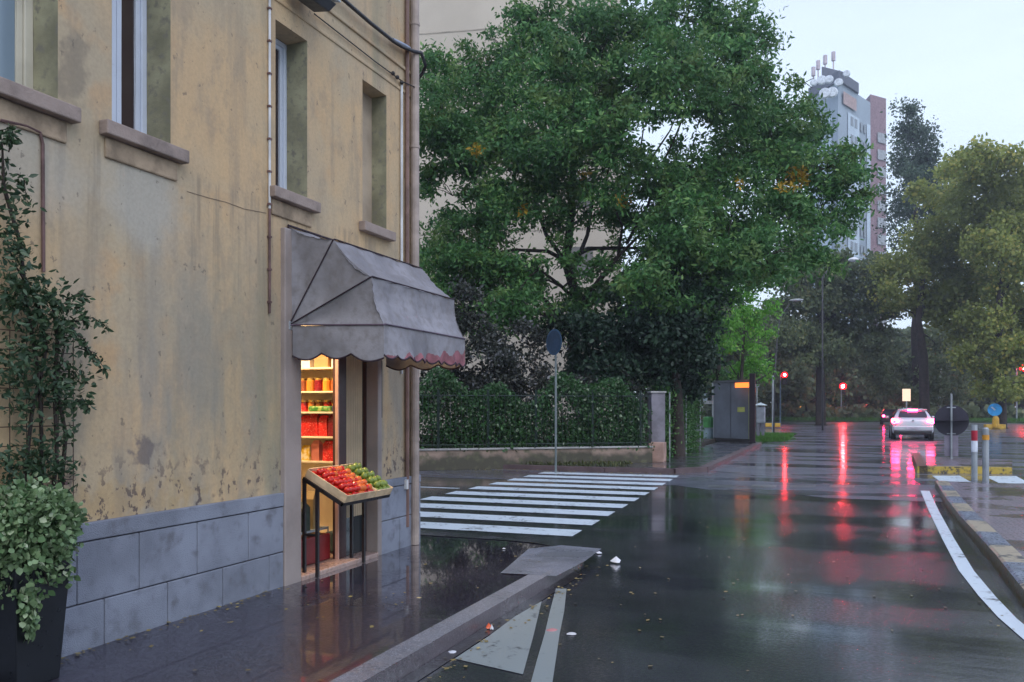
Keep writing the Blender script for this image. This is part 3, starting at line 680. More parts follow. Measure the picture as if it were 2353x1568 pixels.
t = tag(MB().box((shx1-.42, YS+.01, lev[2]), (shx1-.16, YS+.07, lev[2]+.055)).build('vegetable_tray', GRN, bevel=.015), 'long green tray lying on a middle shop shelf', 'tray')
tag(MB().box((shx1-.14, YS+.01, lev[2]), (shx1-.03, YS+.07, lev[2]+.06)).build('small_box', BLUE, bevel=.005), 'small dark blue box beside the green tray', 'box')
x = shx1-.07; k = 0
while x > shx0+.08:                                   # red coffee bags
    carton(x, YS+.09, lev[1], .095, .07, .205+.015*(k % 2), [RED, DRED, RED, RED][k % 4], 'coffee_bag', 'upright red foil bag in the row on the middle shop shelf', 'bag', 'red bags on the middle shop shelf', rg.uniform(-.06, .06)); x -= .105; k += 1
x = shx1-.08; k = 0
for m_, w_, h_, lb in ((BLUE, .12, .22, 'tall dark blue packet at the end of the lower shelf'), (RED, .12, .20, 'wide red packet beside the tall blue one on the lower shelf'), (mat('salmon_card', (.5, .16, .12), .4), .10, .2, 'salmon red packet left of the wide red one'), (YELP, .11, .15, 'yellow and white packet leaning on the lower shelf'), (WHT, .1, .14, 'white packet between two yellow packets'), (YELP, .11, .13, 'yellow packet at the left end of the lower shelf')):
    carton(x, YS+.09, lev[0], w_, .07, h_, m_, 'food_packet', lb, 'packet', 'packets on the lower shop shelf', rg.uniform(-.05, .05)); x -= w_+.02
x = shx1-.1
for lb in ('white carton on the top shop shelf nearest the frame', 'second white carton on the top shop shelf', 'third white carton on the top shop shelf'):
    carton(x, YS+.1, lev[4], .15, .1, .13, WHT if 'second' not in lb else mat('brown_card', (.4, .2, .08), .6), 'carton', lb, 'carton', 'cartons on the top shop shelf'); x -= .2
# goods under the stand
tag(MB().box((XF-.42, DOOR[0]+.30, .14), (XF-.18, Ym0-.02, .38)).build('red_crate', mat('dark_red_plastic', (.20, .012, .015), .4), bevel=.01), 'dark red crate on the shop floor under the fruit stand', 'crate')
tag(MB().box((XF-.44, DOOR[0]+.26, .42), (XF-.20, Ym0-.02, .44)).box((XF-.44, DOOR[0]+.26, .14), (XF-.43, DOOR[0]+.27, .42)).box((XF-.21, Ym0-.03, .14), (XF-.20, Ym0-.02, .42)).build('low_shelf', GALV), 'low grey shelf above the red crate in the doorway', 'shelf')
carton(XF-.30, DOOR[0]+.42, .44, .18, .12, .26, mat('dark_green_bag', (.03, .05, .035), .5), 'sack', 'dark green sack on the low shelf under the fruit stand', 'sack', None)
carton(XF-.30, DOOR[0]+.60, .44, .15, .1, .34, mat('tan_paper', (.35, .24, .10), .5), 'paper_bag', 'tan paper bag on the low shelf under the fruit stand', 'bag', None)
tag(MB().box((XS-.30, ys0+.08, .14), (XS-.10, ys1-.05, .34)).build('bucket', mat('dark_teal_plastic', (.03, .06, .07), .4), bevel=.02), 'dark teal tub behind the glass beside the post', 'tub')
# light tube inside
cl_ = thing('ceiling_lamp', 'lit warm ceiling lamp inside the shop', 'lamp', (XF-.7, 6.1, 2.68))
MB().box((XF-1.3, 6.02, 2.70), (XF-.25, 6.18, 2.74)).build('housing', WHT, cl_)
MB().tube([(XF-1.25, 6.1, 2.675), (XF-.3, 6.1, 2.675)], .02, 8).build('tube', emis('warm_tube', (1, .74, .42), 14), cl_)
ld = bpy.data.lights.new('shop_light', 'AREA'); ld.shape = 'RECTANGLE'; ld.size = .9; ld.size_y = .15; ld.energy = 48; ld.color = (1, .72, .42)
lo_ = bpy.data.objects.new('shop_light', ld); COL.objects.link(lo_); lo_.location = (XF-.75, 6.1, 2.62); lo_.rotation_euler = (RAD(28), 0, 0)

# ------------------------------------------------------------------ fruit stand
stand = thing('fruit_stand', 'dark metal stand with sloping top in the shop doorway', 'stand', (XF+.1, 6.2, .1))
A_, B_ = Vector((XF-.03, 5.93, .955)), Vector((-3.86, 5.93, .745))
def SP(u, y, h=0.):
    p = A_.lerp(B_, u); d = (B_-A_).normalized(); n = Vector((-d.z, 0, d.x)); return Vector((p.x, y, p.z))+n*h
yA, yB = 5.93, 6.72
mb = MB()
for u0, u1, y0, y1 in ((0, 1, yA, yA+.025), (0, 1, yB-.025, yB), (0, .04, yA, yB), (.96, 1, yA, yB), (.48, .52, yA, yB)):
    v = [SP(u0, y0, -.03), SP(u1, y0, -.03), SP(u1, y1, -.03), SP(u0, y1, -.03), SP(u0, y0, 0), SP(u1, y0, 0), SP(u1, y1, 0), SP(u0, y1, 0)]
    mb.add(v, [(3, 2, 1, 0), (4, 5, 6, 7), (0, 1, 5, 4), (1, 2, 6, 5), (2, 3, 7, 6), (3, 0, 4, 7)])
mb.build('top_frame', BLACK, stand)
for (u, y) in ((.03, yA+.02), (.36, yA+.02), (.03, yB-.03), (.36, yB-.03)):
    p = SP(u, y, -.03); MB().box((p.x-.013, y-.013, .10 if p.x > XF+.05 else .137), (p.x+.013, y+.013, p.z)).build('leg', BLACK, stand)
mb = MB(); mb.box((SP(.03, yA).x, yA+.012, .45), (SP(.36, yA).x, yA+.03, .47)); mb.build('cross_bar', BLACK, stand)
def crate(y0, y1, lab):
    c = thing('fruit_crate', lab, 'crate', SP(0, y0), 'wooden crates on the fruit stand')
    def slab(name, u0, u1, ya_, yb_, h0, h1):
        v = [SP(u0, ya_, h0), SP(u1, ya_, h0), SP(u1, yb_, h0), SP(u0, yb_, h0), SP(u0, ya_, h1), SP(u1, ya_, h1), SP(u1, yb_, h1), SP(u0, yb_, h1)]
        MB().add(v, [(3, 2, 1, 0), (4, 5, 6, 7), (0, 1, 5, 4), (1, 2, 6, 5), (2, 3, 7, 6), (3, 0, 4, 7)]).build(name, WOODC, c, bevel=.002)
    slab('base', 0, 1, y0, y1, .002, .01)
    slab('side_board', .0, 1, y0, y0+.010, .012, .075); slab('side_board', .0, 1, y1-.010, y1, .012, .075)
    slab('price_tag', .3, .42, y0-.004, y0-.001, .02, .07) if y0 < 6 else None; slab('end_board', .975, 1, y0+.011, y1-.011, .012, .07); slab('end_board', 0, .025, y0+.011, y1-.011, .012, .085)
crate(5.945, 6.42, 'pale wooden crate of red tomatoes and peppers sloping towards the pavement')
crate(6.43, 6.71, 'pale wooden crate of green pears beside the post')
TOM = mat('tomato_red', (.55, .02, .015), .2, var=.3, scale=12); PEA = mat('orange_peach', (.75, .20, .03), .35, var=.3, scale=10, c2=(.6, .05, .02)); PEAR = mat('pear_green', (.20, .27, .05), .3, var=.25, scale=12)
def fruit_mesh(nm, m, kind):
    b = MB(); vs = []
    seg, rings = 14, 9
    for i in range(rings+1):
        a = pi*i/rings
        for k in range(seg):
            t = 2*pi*k/seg; z = cos(a); rr = sin(a)
            if kind == 'tomato': rr *= 1+.05*cos(5*t); z = z*.8-.18*math.exp(-((a)/.35)**2)
            elif kind == 'pear': rr *= (1-.33*max(0, z)); z = z*1.2
            else: rr *= 1-.06*max(0, cos(t))**6; z *= .95
            vs.append((rr*cos(t), rr*sin(t), z))
    b.add(vs, [(i*seg+k, (i+1)*seg+k, (i+1)*seg+(k+1) % seg, i*seg+(k+1) % seg) for i in range(rings) for k in range(seg)])
    o = b.build(nm, m, smooth=True); s_ = MB(); s_.tube([(0, 0, .6), (.05, 0, 1.0 if kind != 'pear' else 1.35)], [.07, .05], 5)
    s_.build('stem', mat('green_stem', (.05, .12, .02), .6), o); return o
protos = {}
def fruit(kind, p, r):
    if kind not in protos:
        o = fruit_mesh({'tomato': 'tomato', 'peach': 'peach', 'pear': 'pear'}[kind], {'tomato': TOM, 'peach': PEA, 'pear': PEAR}[kind], kind)
        tag(o, {'tomato': 'shiny red tomato heaped in the wooden crate on the stand', 'peach': 'orange peach lying among the tomatoes in the crate', 'pear': 'green pear heaped in the crate beside the door post'}[kind],
            kind, {'tomato': 'tomatoes in the crate', 'peach': 'peaches in the crate', 'pear': 'green pears in the crate'}[kind]); protos[kind] = o; n = o
    else: n = copy_tree(protos[kind])
    n.location = p; n.rotation_euler = (rg.uniform(-.7, .7), rg.uniform(-.7, .7), rg.uniform(0, 6)); n.scale = (r*.86, r*.86, r*.86)
for layer in range(2):
    nu, ny = (7-layer, 9-layer)
    for i in range(nu):
        for j in range(ny):
            u = .09+.85*(i+layer*.5)/6; y = 5.99+.395*(j+layer*.5)/8.0
            orange = (j > 3 and rg.random() < .35) or rg.random() < .12
            fruit('peach' if orange else 'tomato', SP(min(.93, u), y+rg.uniform(-.006, .006), .04+.040*layer+rg.uniform(0, .014)), rg.uniform(.031, .038))
for layer in range(2):
    for i in range(6-layer):
        for j in range(4-layer):
            u = .09+.85*(i+layer*.5)/5; y = 6.472+.195*(j+layer*.5)/3.0
            fruit('pear', SP(min(.93, u), y, .045+.045*layer+rg.uniform(0, .012)), rg.uniform(.030, .036))

# ------------------------------------------------------------------ planter with ivy, trellis with climber
pc = Vector((-4.02, 3.12))
pl = thing('planter', 'tall square black planter standing against the ochre wall', 'planter', (pc.x, pc.y, .1))
mb = MB(); a, b_ = .125, .165
vs = [(pc.x+sx*r, pc.y+sy*r, z) for z, r in ((.098, a), (.74, b_), (.74, b_-.02), (.68, b_-.025)) for sx, sy in ((-1, -1), (1, -1), (1, 1), (-1, 1))]
fs = [(0, 3, 2, 1)]+[(4*k+i, 4*k+(i+1) % 4, 4*k+4+(i+1) % 4, 4*k+4+i) for k in range(3) for i in range(4)]
mb.add(vs, fs); mb.build('pot', mat('black_planter', (.008, .010, .014), .35), pl, bevel=.006)
MB().box((pc.x-b_+.026, pc.y-b_+.026, .66), (pc.x+b_-.026, pc.y+b_-.026, .70)).build('soil', SOIL, pl)
iv = thing('potted_ivy', 'bushy pale variegated ivy trailing over the black planter', 'plant', (pc.x, pc.y, .7))
IVY = leaf_mat('variegated_ivy', (.06, .14, .05), (.26, .37, .19), (.50, .56, .38), transl=.15, rough=.4, big=6)
rng = np.random.default_rng(21); q = []
q.append(sprigs((pc.x+.02, pc.y+.0, .91), (.24, .26, .23), 900, 7, .022, rng, .25))
q.append(sprigs((pc.x+.10, pc.y-.08, .70), (.15, .14, .16), 90, 6, .02, rng, .3))
q.append(sprigs((pc.x+.08, pc.y+.10, .68), (.12, .12, .10), 50, 6, .02, rng, .3))
q.append(sprigs((pc.x+.17, pc.y-.10, .53), (.03, .05, .12), 24, 6, .016, rng, .5))
q.append(sprigs((pc.x+.17, pc.y-.08, .42), (.02, .03, .05), 9, 5, .014, rng, .5))
q = np.concatenate(q)
outw = (q-np.array((pc.x, pc.y, .85)))*3.5
leaf_obj('foliage', q, .035, .78, IVY, iv, 22, .3, outw)
mb = MB()
for k in range(14):
    t = k*.45; p0 = Vector((pc.x, pc.y, .68)); p2 = Vector((pc.x+.2*cos(t), pc.y+.22*sin(t), .62+.3*(k % 3)/2)); p1 = (p0+p2)/2+Vector((0, 0, .16)); mb.tube([p0, p1, p2], .004, 4)
mb.build('stem', BARK, iv)

tr = thing('wall_trellis', 'dark wire grid trellis fixed to the ochre wall', 'trellis', (XF, 3.1, .95))
mb = MB(); y0, y1 = 2.55, F(153, 900).y; x = XF+.05
z_ = .92
while z_ < 2.02: mb.tube([(x, y0, z_), (x, y1, z_)], .0028, 5); z_ += .105
yy = y1
while yy > y0: mb.tube([(x+.004, yy, .9), (x+.004, yy, 2.02)], .0028, 5); yy -= .1
mb.build('wire_grid', mat('rusty_dark_wire', (.05, .025, .02), .6), tr)
mb = MB()
for y_ in (y0+.1, y1-.05):
    for z_ in (1.1, 1.8): mb.box((XF, y_-.01, z_), (x+.008, y_+.01, z_+.02))
mb.build('fixing', RUST, tr)
cl = thing('climbing_plant', 'dark green jasmine climbing the trellis behind the planter', 'climber', (XF+.12, 3.1, .7))
CLM = leaf_mat('climber_leaf', (.022, .055, .028), (.07, .12, .06), (.12, .18, .10), transl=.15, rough=.35, big=5)
rng = np.random.default_rng(31); q = []
CLP = [(0, 330, 26, .35), (12, 420, 45, .5), (40, 480, 30, .5), (10, 520, 40, .7), (30, 570, 60, .8), (60, 640, 60, .9), (110, 670, 48, .9), (95, 730, 72, 1), (30, 700, 60, 1), (145, 730, 40, .9), (165, 770, 34, .7), (55, 800, 75, 1), (140, 810, 42, .9),
       (30, 880, 60, .9), (105, 880, 55, .8), (160, 860, 34, .7), (140, 930, 42, .8), (60, 950, 45, .6), (155, 985, 28, .6), (110, 1010, 40, .6), (60, 1050, 50, .8), (120, 1080, 55, .9), (30, 1090, 60, .9), (158, 1085, 24, .7), (185, 925, 22, .7), (190, 870, 20, .6)]
mbs = MB()
for (px, py, r, dn) in CLP:
    c = F(px, py, XF+.13); rr = r/FPX*abs(c.x/ray(px, py).x); n = int(19*dn*(r/50)**1.7)+3
    q.append(sprigs(c, (.06, rr*1.15, rr), n, 7, .028, rng, .55))
for (pa, pb) in (((150, 690), (200, 690)), ((170, 740), (245, 752)), ((180, 800), (242, 852)), ((160, 760), (215, 830)), ((165, 930), (203, 935)), ((40, 400), (60, 460)), ((0, 300), (25, 330)), ((150, 700), (190, 730)), ((20, 350), (28, 300))):
    a_, b_ = F(*pa, XF+.15), F(*pb, XF+.2)
    mid = (a_+b_)/2+Vector((.02, 0, .04)); mbs.tube([a_, mid, b_], [.004, .003, .002], 4)
    for t in np.linspace(.25, 1, 8):
        p = a_*(1-t)**2+mid*2*t*(1-t)+b_*t*t; q.append(np.array(p)+rng.normal(size=(4 if t < .9 else 8, 3))*.012)
q = np.concatenate(q); leaf_obj('foliage', q, .043, .42, CLM, cl, 33, .15)
for pth in (((95, 1290), (90, 1150), (100, 1000), (85, 860), (60, 700), (40, 560), (15, 430), (0, 320)), ((120, 1200), (130, 1050), (118, 900), (140, 780), (120, 680)), ((70, 1250), (60, 1100), (80, 950), (100, 800), (80, 690), (30, 600)), ((140, 1150), (150, 1000), (135, 880), (160, 780))):
    mbs.tube([F(px+rg.uniform(-8, 8), py, XF+.10) for px, py in pth], [.014]+[.011]*(len(pth)-2)+[.004], 6)
mbs.build('stem', BARK, cl, smooth=True)

# ------------------------------------------------------------------ building behind, low wall, railing, hedge
bcorner = GD(1428, 38, .1)
rd = ray(1428, 937); rd.z = 0; rd.normalize(); lf = Vector((-rd.y, rd.x, 0))
lf = (lf*cos(RAD(2))+rd*sin(RAD(2)))
bb = thing('beige_apartment_block', 'tall plain beige apartment block behind the big green tree', 'building', bcorner)
pb = [bcorner, bcorner+lf*34, bcorner+lf*34+rd*14, bcorner+rd*14]
MB().prism(pb, 0, 27).build('wall', mat('beige_block_render', (.56, .49, .40), .85, var=.07, scale=.25, bmp=.2), bb)
MB().prism([pb[0]-lf*.4-rd*.5, pb[1]-rd*.5, pb[2]+rd*.5, pb[3]-lf*.4+rd*.5], 27, 27.5).build('roof', mat('roof_board', (.14, .10, .08), .7), bb)
mb = MB()
for z_ in (3.4, 6.6, 9.8, 13.0, 16.2, 19.4, 22.6): 
    a, b_ = pb[0]-rd*.02, pb[1]-rd*.02; mb.add([(a.x, a.y, z_), (b_.x, b_.y, z_), (b_.x, b_.y, z_+.05), (a.x, a.y, z_+.05)], [(0, 1, 2, 3)])
mb.build('floor_seam', mat('seam', (.38, .33, .27), .9), bb)
for px, zz in ((1395, 7.6), (1395, 10.8), (1395, 4.4)):
    c = GD(px, 38) ; c = bcorner+lf*1.3-rd*.03
    wf = MB().add([(*(c+lf*s_)[:2], zz+t_) for s_, t_ in ((0, 0), (1.0, 0), (1.0, 1.4), (0, 1.4))], [(0, 1, 2, 3)]).build('window', mat('window_surround_grey', (.2, .19, .18), .6), bb)

wl0, wl1 = GD(900, 20.2), GD(1496, 22.0)
lw = thing('garden_wall', 'low mossy pale wall along the side street under the railing', 'wall', wl0)
def wallstrip(a, b_, w0, z0, z1, name, m, parent, bev=.01):
    d = (b_-a); d.z = 0; d.normalize(); n = Vector((-d.y, d.x, 0))*w0; mbb = MB(); mbb.prism([a-n, b_-n, b_+n, a+n], z0, z1); return mbb.build(name, m, parent, bevel=bev)
def moss_mat():
    m, nt, b = new_mat('mossy_wall')
    t = N(nt, 'ShaderNodeTexCoord'); sp = N(nt, 'ShaderNodeSeparateXYZ'); nt.links.new(t.outputs['Object'], sp.inputs[0])
    n1 = noise(nt, 1.3, 6); n2 = noise(nt, 5, 5)
    zz = math_n(nt, 'ADD', sp.outputs['Z'], math_n(nt, 'MULTIPLY', math_n(nt, 'SUBTRACT', n1, .5), .9))
    col = cmix(nt, mrange(nt, zz, .48, .25), (.34, .25, .20), (.075, .07, .05)); col = cmix(nt, mrange(nt, n2, .5, .7), col, (.12, .12, .07))
    nt.links.new(col, b.inputs['Base Color']); b.inputs['Roughness'].default_value = .8; bump(nt, b, n2, .5, .02); return m
MOSS = moss_mat()
wext = wl0+(wl0-wl1).normalized()*18
wallstrip(wext, wl1, .10, 0, .49, 'wall', MOSS, lw); wallstrip(wext, wl1, .14, .492, .535, 'coping', CONC, lw)
# debris and leaf litter between wall and zebra
pier = thing('gate_pier', 'short pale pink end pier of the low garden wall', 'pier', wl1)
pq = GD(1511, 22.2); MB().box((pq.x-.2, pq.y-.2, .1), (pq.x+.2, pq.y+.2, .62)).build('pier', mat('pink_pier', (.40, .26, .21), .8, var=.2), pier, bevel=.01)
pp = GD(1509, 22.9)
pil = thing('stone_pillar', 'grey square stone pillar at the hedge corner', 'pillar', (pp.x, pp.y, .1))
Mr = Matrix.Translation((pp.x, pp.y, 0)) @ Matrix.Rotation(RAD(25), 4, 'Z')
MB().box((-.19, -.19, .1), (.19, .19, 1.95), M=Mr).build('shaft', mat('grey_pillar', (.20, .19, .22), .7, var=.2, bmp=.4), pil, bevel=.01)
MB().box((-.22, -.22, 1.95), (.22, .22, 2.0), M=Mr).build('cap', CONC, pil, bevel=.01)
GRNM = mat('green_fence_paint', (.015, .03, .025), .6)
rl = thing('iron_railing', 'thin dark green iron railing standing on the low mossy wall', 'railing', wl0)
a, b_ = wext, wl1; L = (b_-a).length; dr = (b_-a)/L
mb = MB()
for z_ in (.62, 1.85): mb.tube([a+Vector((0, 0, z_)), b_+Vector((0, 0, z_))], .014, 5)
mb.build('rail', GRNM, rl)
mb = MB(); k = 0
while k*.14 < L: p = a+dr*(k*.14); mb.tube([p+Vector((0, 0, .53)), p+Vector((0, 0, 1.95))], .006, 4, cap=False); k += 1
o = mb.build('bar', GRNM, rl); o['kind'] = 'stuff'
for px in (1000, 1110, 1219, 1353, 1470):
    p = wl0.lerp(wl1, (px-900)/596); MB().box((p.x-.025, p.y-.025, .53), (p.x+.025, p.y+.025, 2.0)).build('post', GRNM, rl)

HEDGE = leaf_mat('hedge_leaf', (.02, .065, .02), (.06, .16, .045), (.34, .40, .28), transl=.25, big=1.2)
HEDGE2 = leaf_mat('bright_hedge_leaf', (.04, .13, .04), (.11, .25, .07), (.2, .35, .1), transl=.25, big=1.5)
rng = np.random.default_rng(41)
def hedge_pts(a, b_, h0, h1, th, n, rng, wob=.25):
    t = rng.random(n); z = h0+(h1-h0)*rng.random(n)**.8
    a = np.array(a); b_ = np.array(b_); d = (b_-a)/np.linalg.norm(b_-a); nn = np.array((-d[1], d[0], 0))
    s = rng.normal(size=n)*th; L = np.linalg.norm(b_-a)
    top = h1+wob*(np.sin(t*L*1.7)+np.sin(t*L*3.9+2))*.5; z = h0+(top-h0)*rng.random(n)
    return a[None]*(1-t)[:, None]+b_[None]*t[:, None]+nn*s[:, None]+np.c_[np.zeros(n), np.zeros(n), z]
off = Vector((-dr.y, dr.x, 0))*.45
hd = thing('fence_hedge', 'dark green ivy hedge growing behind the iron railing', 'hedge', wl0)
q = hedge_pts(wext+off, wl1+off, .45, 2.1, .24, 125000, rng, .5)
den = np.sin(q[:, 0]*2.3+q[:, 2]*1.2)+np.sin(q[:, 1]*3.1-q[:, 2]*2.6+1)+np.sin(q[:, 0]*5+q[:, 2]*4); q = q[(den+rng.normal(size=len(q))*.8) > -1.5]
leaf_obj('foliage', q, .09, .6, HEDGE, hd, 42, .4)
mb = MB()
for k in range(36):
    p = wl0.lerp(wl1, rg.random())+off*rg.uniform(.6, 1.3); mb.tube([p+Vector((0, 0, .1)), p+Vector((rg.uniform(-.2, .2), 0, 1)), p+Vector((rg.uniform(-.3, .3), 0, 1.9))], [.02, .014, .006], 5)
mb.build('stem', BARK, hd)
# clipped bright hedge along the main road pavement
ha, hb = Vector((-4.78, 23.6, 0)), Vector((-4.75, 29.5, 0))
h2 = thing('clipped_hedge', 'bright green clipped hedge along the pavement beyond the stone pillar', 'hedge', ha)
q = np.concatenate([hedge_pts(ha-Vector((.1, 0, 0)), hb-Vector((.1, 0, 0)), .1, 2.15, .2, 26000, rng, .12)])
leaf_obj('foliage', q, .075, .6, HEDGE2, h2, 43, .3)
MB().prism([(ha.x-.4, ha.y), (ha.x, ha.y), (hb.x, hb.y), (hb.x-.4, hb.y)], .1, 1.8).build('inner_twigs', BARK, h2)
wfn = thing('wire_fence', 'thin wire fence with slim posts in front of the clipped hedge', 'fence', ha)
for y_ in (23.75, 26.5, 29.4): MB().tube([(-4.5, y_, .1), (-4.5, y_, 2.0)], .022, 6).build('post', GALV, wfn)
mb = MB()
for z_ in np.arange(.2, 2.0, .2): mb.tube([(-4.5, 23.75, z_), (-4.5, 29.4, z_)], .003, 3)
mb.build('wire', GALV, wfn)
# round no-parking style sign seen at an angle (blue disc)
sp_ = GD(1277, 19.6)
sg = thing('round_road_sign', 'blue round road sign seen edge-wise on a thin grey pole before the railing', 'road sign', (sp_.x, sp_.y, 0))
MB().tube([(sp_.x, sp_.y, 0), (sp_.x, sp_.y, 3.1)], .026, 8).build('pole', mat('dull_pole', (.15, .18, .18), .6), sg)
def disc(c, nrm, r, t, name, m, parent, seg=28):
    n = Vector(nrm).normalized(); c = Vector(c); return MB().tube([c-n*t/2, c+n*t/2], r, seg).build(name, m, parent)
nrm = Vector((cos(RAD(-35)), sin(RAD(-35)), 0)); nrm = Vector((.80, -.6, 0))
cc = Vector((sp_.x, sp_.y, 3.1))+nrm*.05
tocam = Vector((-sp_.x, -sp_.y, 0)).normalized(); nrm = (tocam*cos(RAD(54))+Vector((tocam.y, -tocam.x, 0))*sin(RAD(54)))
cc = Vector((sp_.x, sp_.y, 3.1))+nrm*.05
disc(cc, nrm, .31, .012, 'sign_disc', mat('sign_blue_dull', (.012, .05, .10), .75), sg); disc(cc+nrm*.008, nrm, .27, .008, 'sign_face', mat('sign_blue_deep', (.008, .028, .06), .8), sg)

# ------------------------------------------------------------------ trees
def boughs(c, R, n, nl, spread, rng):
    m = max(3, n//11); d = rng.normal(size=(m, 3)); d /= np.linalg.norm(d, axis=1)[:, None]; d[:, 2] *= .9
    cc = np.asarray(c)+d*np.asarray(R)*(.3+.85*rng.random(m)**.75)[:, None]
    k = n//m+1; e = rng.normal(size=(m, k, 3))*np.asarray(R)*np.array((.20, .20, .11))*rng.uniform(.6, 1.4, (m, 1, 1))
    q = (cc[:, None, :]+e).reshape(-1, 3); r2 = np.hypot(*(e.reshape(-1, 3)[:, :2]).T); q[:, 2] -= r2*.35
    return (q[:, None, :]+rng.normal(size=(len(q), nl, 3))*spread*np.array((1, 1, .7))).reshape(-1, 3)
def rand_unit(r): 
    v = Vector((r.gauss(0, 1), r.gauss(0, 1), r.gauss(0, 1))); return v.normalized()
def make_tree(name, label, cat, base, trunk, clumps, lm, leaf, nspr, nl, group=None, seed=1, r0=.25, bark=BARK, aspect=.42, twigs=5, m2=None, frac2=0., spread=None, droop=.35, limb=.55):
    r = random.Random(seed); rng = np.random.default_rng(seed)
    t = thing(name, label, cat, base, group); base = Vector(base); mb = MB()
    nodes = []                                          # (pos, radius)
    n = len(trunk)
    for i, p in enumerate(trunk): nodes.append((Vector(p), r0*(1-.55*i/max(1, n-1))))
    mb.tube([trunk[0]-Vector((0, 0, .1))]+trunk, [r0*1.35]+[q_[1] for q_ in nodes], 10)
    base_nodes = list(nodes[max(1, n//2):])
    nodes = list(base_nodes); pts = []
    for (c, rad, dn) in sorted(clumps, key=lambda k: (Vector(k[0])-trunk[-1]).length):
        c = Vector(c); best = None
        for (p, pr) in nodes:
            d = (c-p).length+max(0, p.z-c.z+.3)*1.2-pr*2
            if best is None or d < best[0]: best = (d, p, pr)
        _, p, pr = best; L = (c-p).length
        if L > .2:
            m1 = p.lerp(c, .35)+Vector((r.gauss(0, .07), r.gauss(0, .07), .10))*L*.8; m2_ = p.lerp(c, .7)+Vector((r.gauss(0, .06), r.gauss(0, .06), .06))*L*.8
            ra = min(pr*.72, .02+.022*L*limb*2); rs = [ra, ra*.8, ra*.6, ra*.42]
            mb.tube([p, m1, m2_, c], rs, 7, cap=False)
            nodes += [(m1, rs[1]), (m2_, rs[2]), (c, rs[3])]
        R = np.array(rad) if hasattr(rad, '__len__') else np.array((rad, rad, rad*.85))
        for k in range(twigs):
            v = rand_unit(r); e = c+Vector((v.x*R[0], v.y*R[1], v.z*R[2]))*.9; mid = c.lerp(e, .5)+Vector((r.gauss(0, .1), r.gauss(0, .1), .1))*R[0]*.5
            mb.tube([c, mid, e], [.022*min(1, R[0]), .014, .006], 4, cap=False)
        pts.append(boughs(c, R, max(6, int(nspr*dn)), nl, (spread or leaf*1.3)*.9, rng))
    q_ = np.concatenate(pts)
    leaf_obj('crown', q_, leaf, aspect, lm, t, seed+1, droop, None, m2, frac2)
    mb.build('trunk', bark, t, smooth=True); return t
LT1 = leaf_mat('tree_leaf_green', (.03, .105, .03), (.115, .29, .08), (.30, .50, .15), transl=.32, big=.5, alt=(.22, .27, .07))
LYEL = leaf_mat('tree_leaf_yellow', (.45, .28, .02), (.6, .38, .04), transl=.3)
D1 = 27.
raw = [(1000, 175, 70, .8), (1085, 160, 60, .8), (1010, 260, 90, 1), (1085, 250, 70, 1), (1000, 400, 50, .7), (1070, 350, 80, 1), (1000, 560, 70, .9), (1080, 520, 80, 1), (1010, 640, 80, 1), (1090, 660, 90, 1), (1150, 110, 50, .7),
       (1230, 60, 80, .9), (1180, 220, 90, 1), (1160, 330, 90, 1), (1190, 440, 90, 1), (1140, 580, 80, .9), (1180, 690, 70, .9), (1280, 150, 80, .9), (1270, 300, 90, 1), (1290, 400, 80, .9), (1360, 60, 90, .9), (1380, 160, 90, .9), (1350, 260, 80, .8),
       (1400, 380, 80, 1), (1470, 70, 90, .9), (1580, 40, 100, .9), (1680, 70, 80, .9), (1720, 150, 70, .8), (1640, 160, 90, .9), (1550, 150, 80, .8), (1470, 190, 70, .8), (1540, 235, 50, .7), (1660, 240, 80, .9), (1740, 230, 60, .9), (1400, 250, 60, .7),
       (1700, 320, 90, 1), (1770, 290, 80, 1), (1640, 400, 80, 1), (1830, 250, 50, .6), (1850, 190, 26, .35), (1850, 330, 60, 1), (1800, 400, 90, 1), (1900, 390, 70, 1), (1955, 380, 45, .8), (1960, 450, 40, .8), (1890, 480, 65, 1), (1560, 420, 80, 1), (1480, 450, 90, 1),
       (1580, 520, 90, 1), (1680, 500, 90, 1), (1780, 500, 80, 1), (1880, 560, 55, .8), (1840, 620, 45, .6), (1760, 590, 70, .9), (1680, 600, 80, 1), (1580, 620, 80, 1), (1480, 570, 70, .9), (1500, 660, 70, 1), (1410, 490, 40, .5), (1380, 620, 40, .5),
       (1250, 500, 45, .5), (1240, 620, 50, .6), (1430, 680, 70, .9), (1600, 700, 70, 1), (1330, 480, 40, .4), (1330, 700, 60, .7), (1560, 330, 30, .5), (1420, 290, 35, .6), (1120, 470, 60, .8), (1040, 450, 50, .6), (1290, 570, 45, .5), (1190, 640, 55, .8), (1100, 580, 60, .8), (1250, 760, 60, .6), (1100, 750, 60, .7)]
rg2 = random.Random(3); cl1 = []
for (px, py, r, dn) in raw:
    dd = D1+rg2.gauss(0, 1.3)-1.0*(1-abs(px-1450)/500)
    R = r/FPX*dd; cl1.append((P(px, py, dd), (R*1.02, R*1.02, R*.95), dn*(r/80)**2))
tb = GD(1345, 27, .2)
trunk1 = [tb, P(1335, 900, 27), P(1315, 800, 27), P(1330, 700, 27), P(1300, 600, 27), P(1310, 520, 27), P(1318, 380, 27)]
def ysel(p):
    out = np.zeros(len(p), bool); rr = np.random.default_rng(9)
    for (px, py, r) in ((1435, 460, 16), (1340, 400, 12), (1700, 420, 10), (1095, 345, 14), (1830, 410, 26), (1800, 425, 14), (1200, 480, 10)):
        v = ray(px, py).normalized(); d = np.array(v); w_ = p-np.array((0, 0, HC)); t_ = w_@d; dist = np.linalg.norm(w_-t_[:, None]*d, axis=1)
        out |= (dist < r/FPX*27) & (rr.random(len(p)) < .7)
    return out
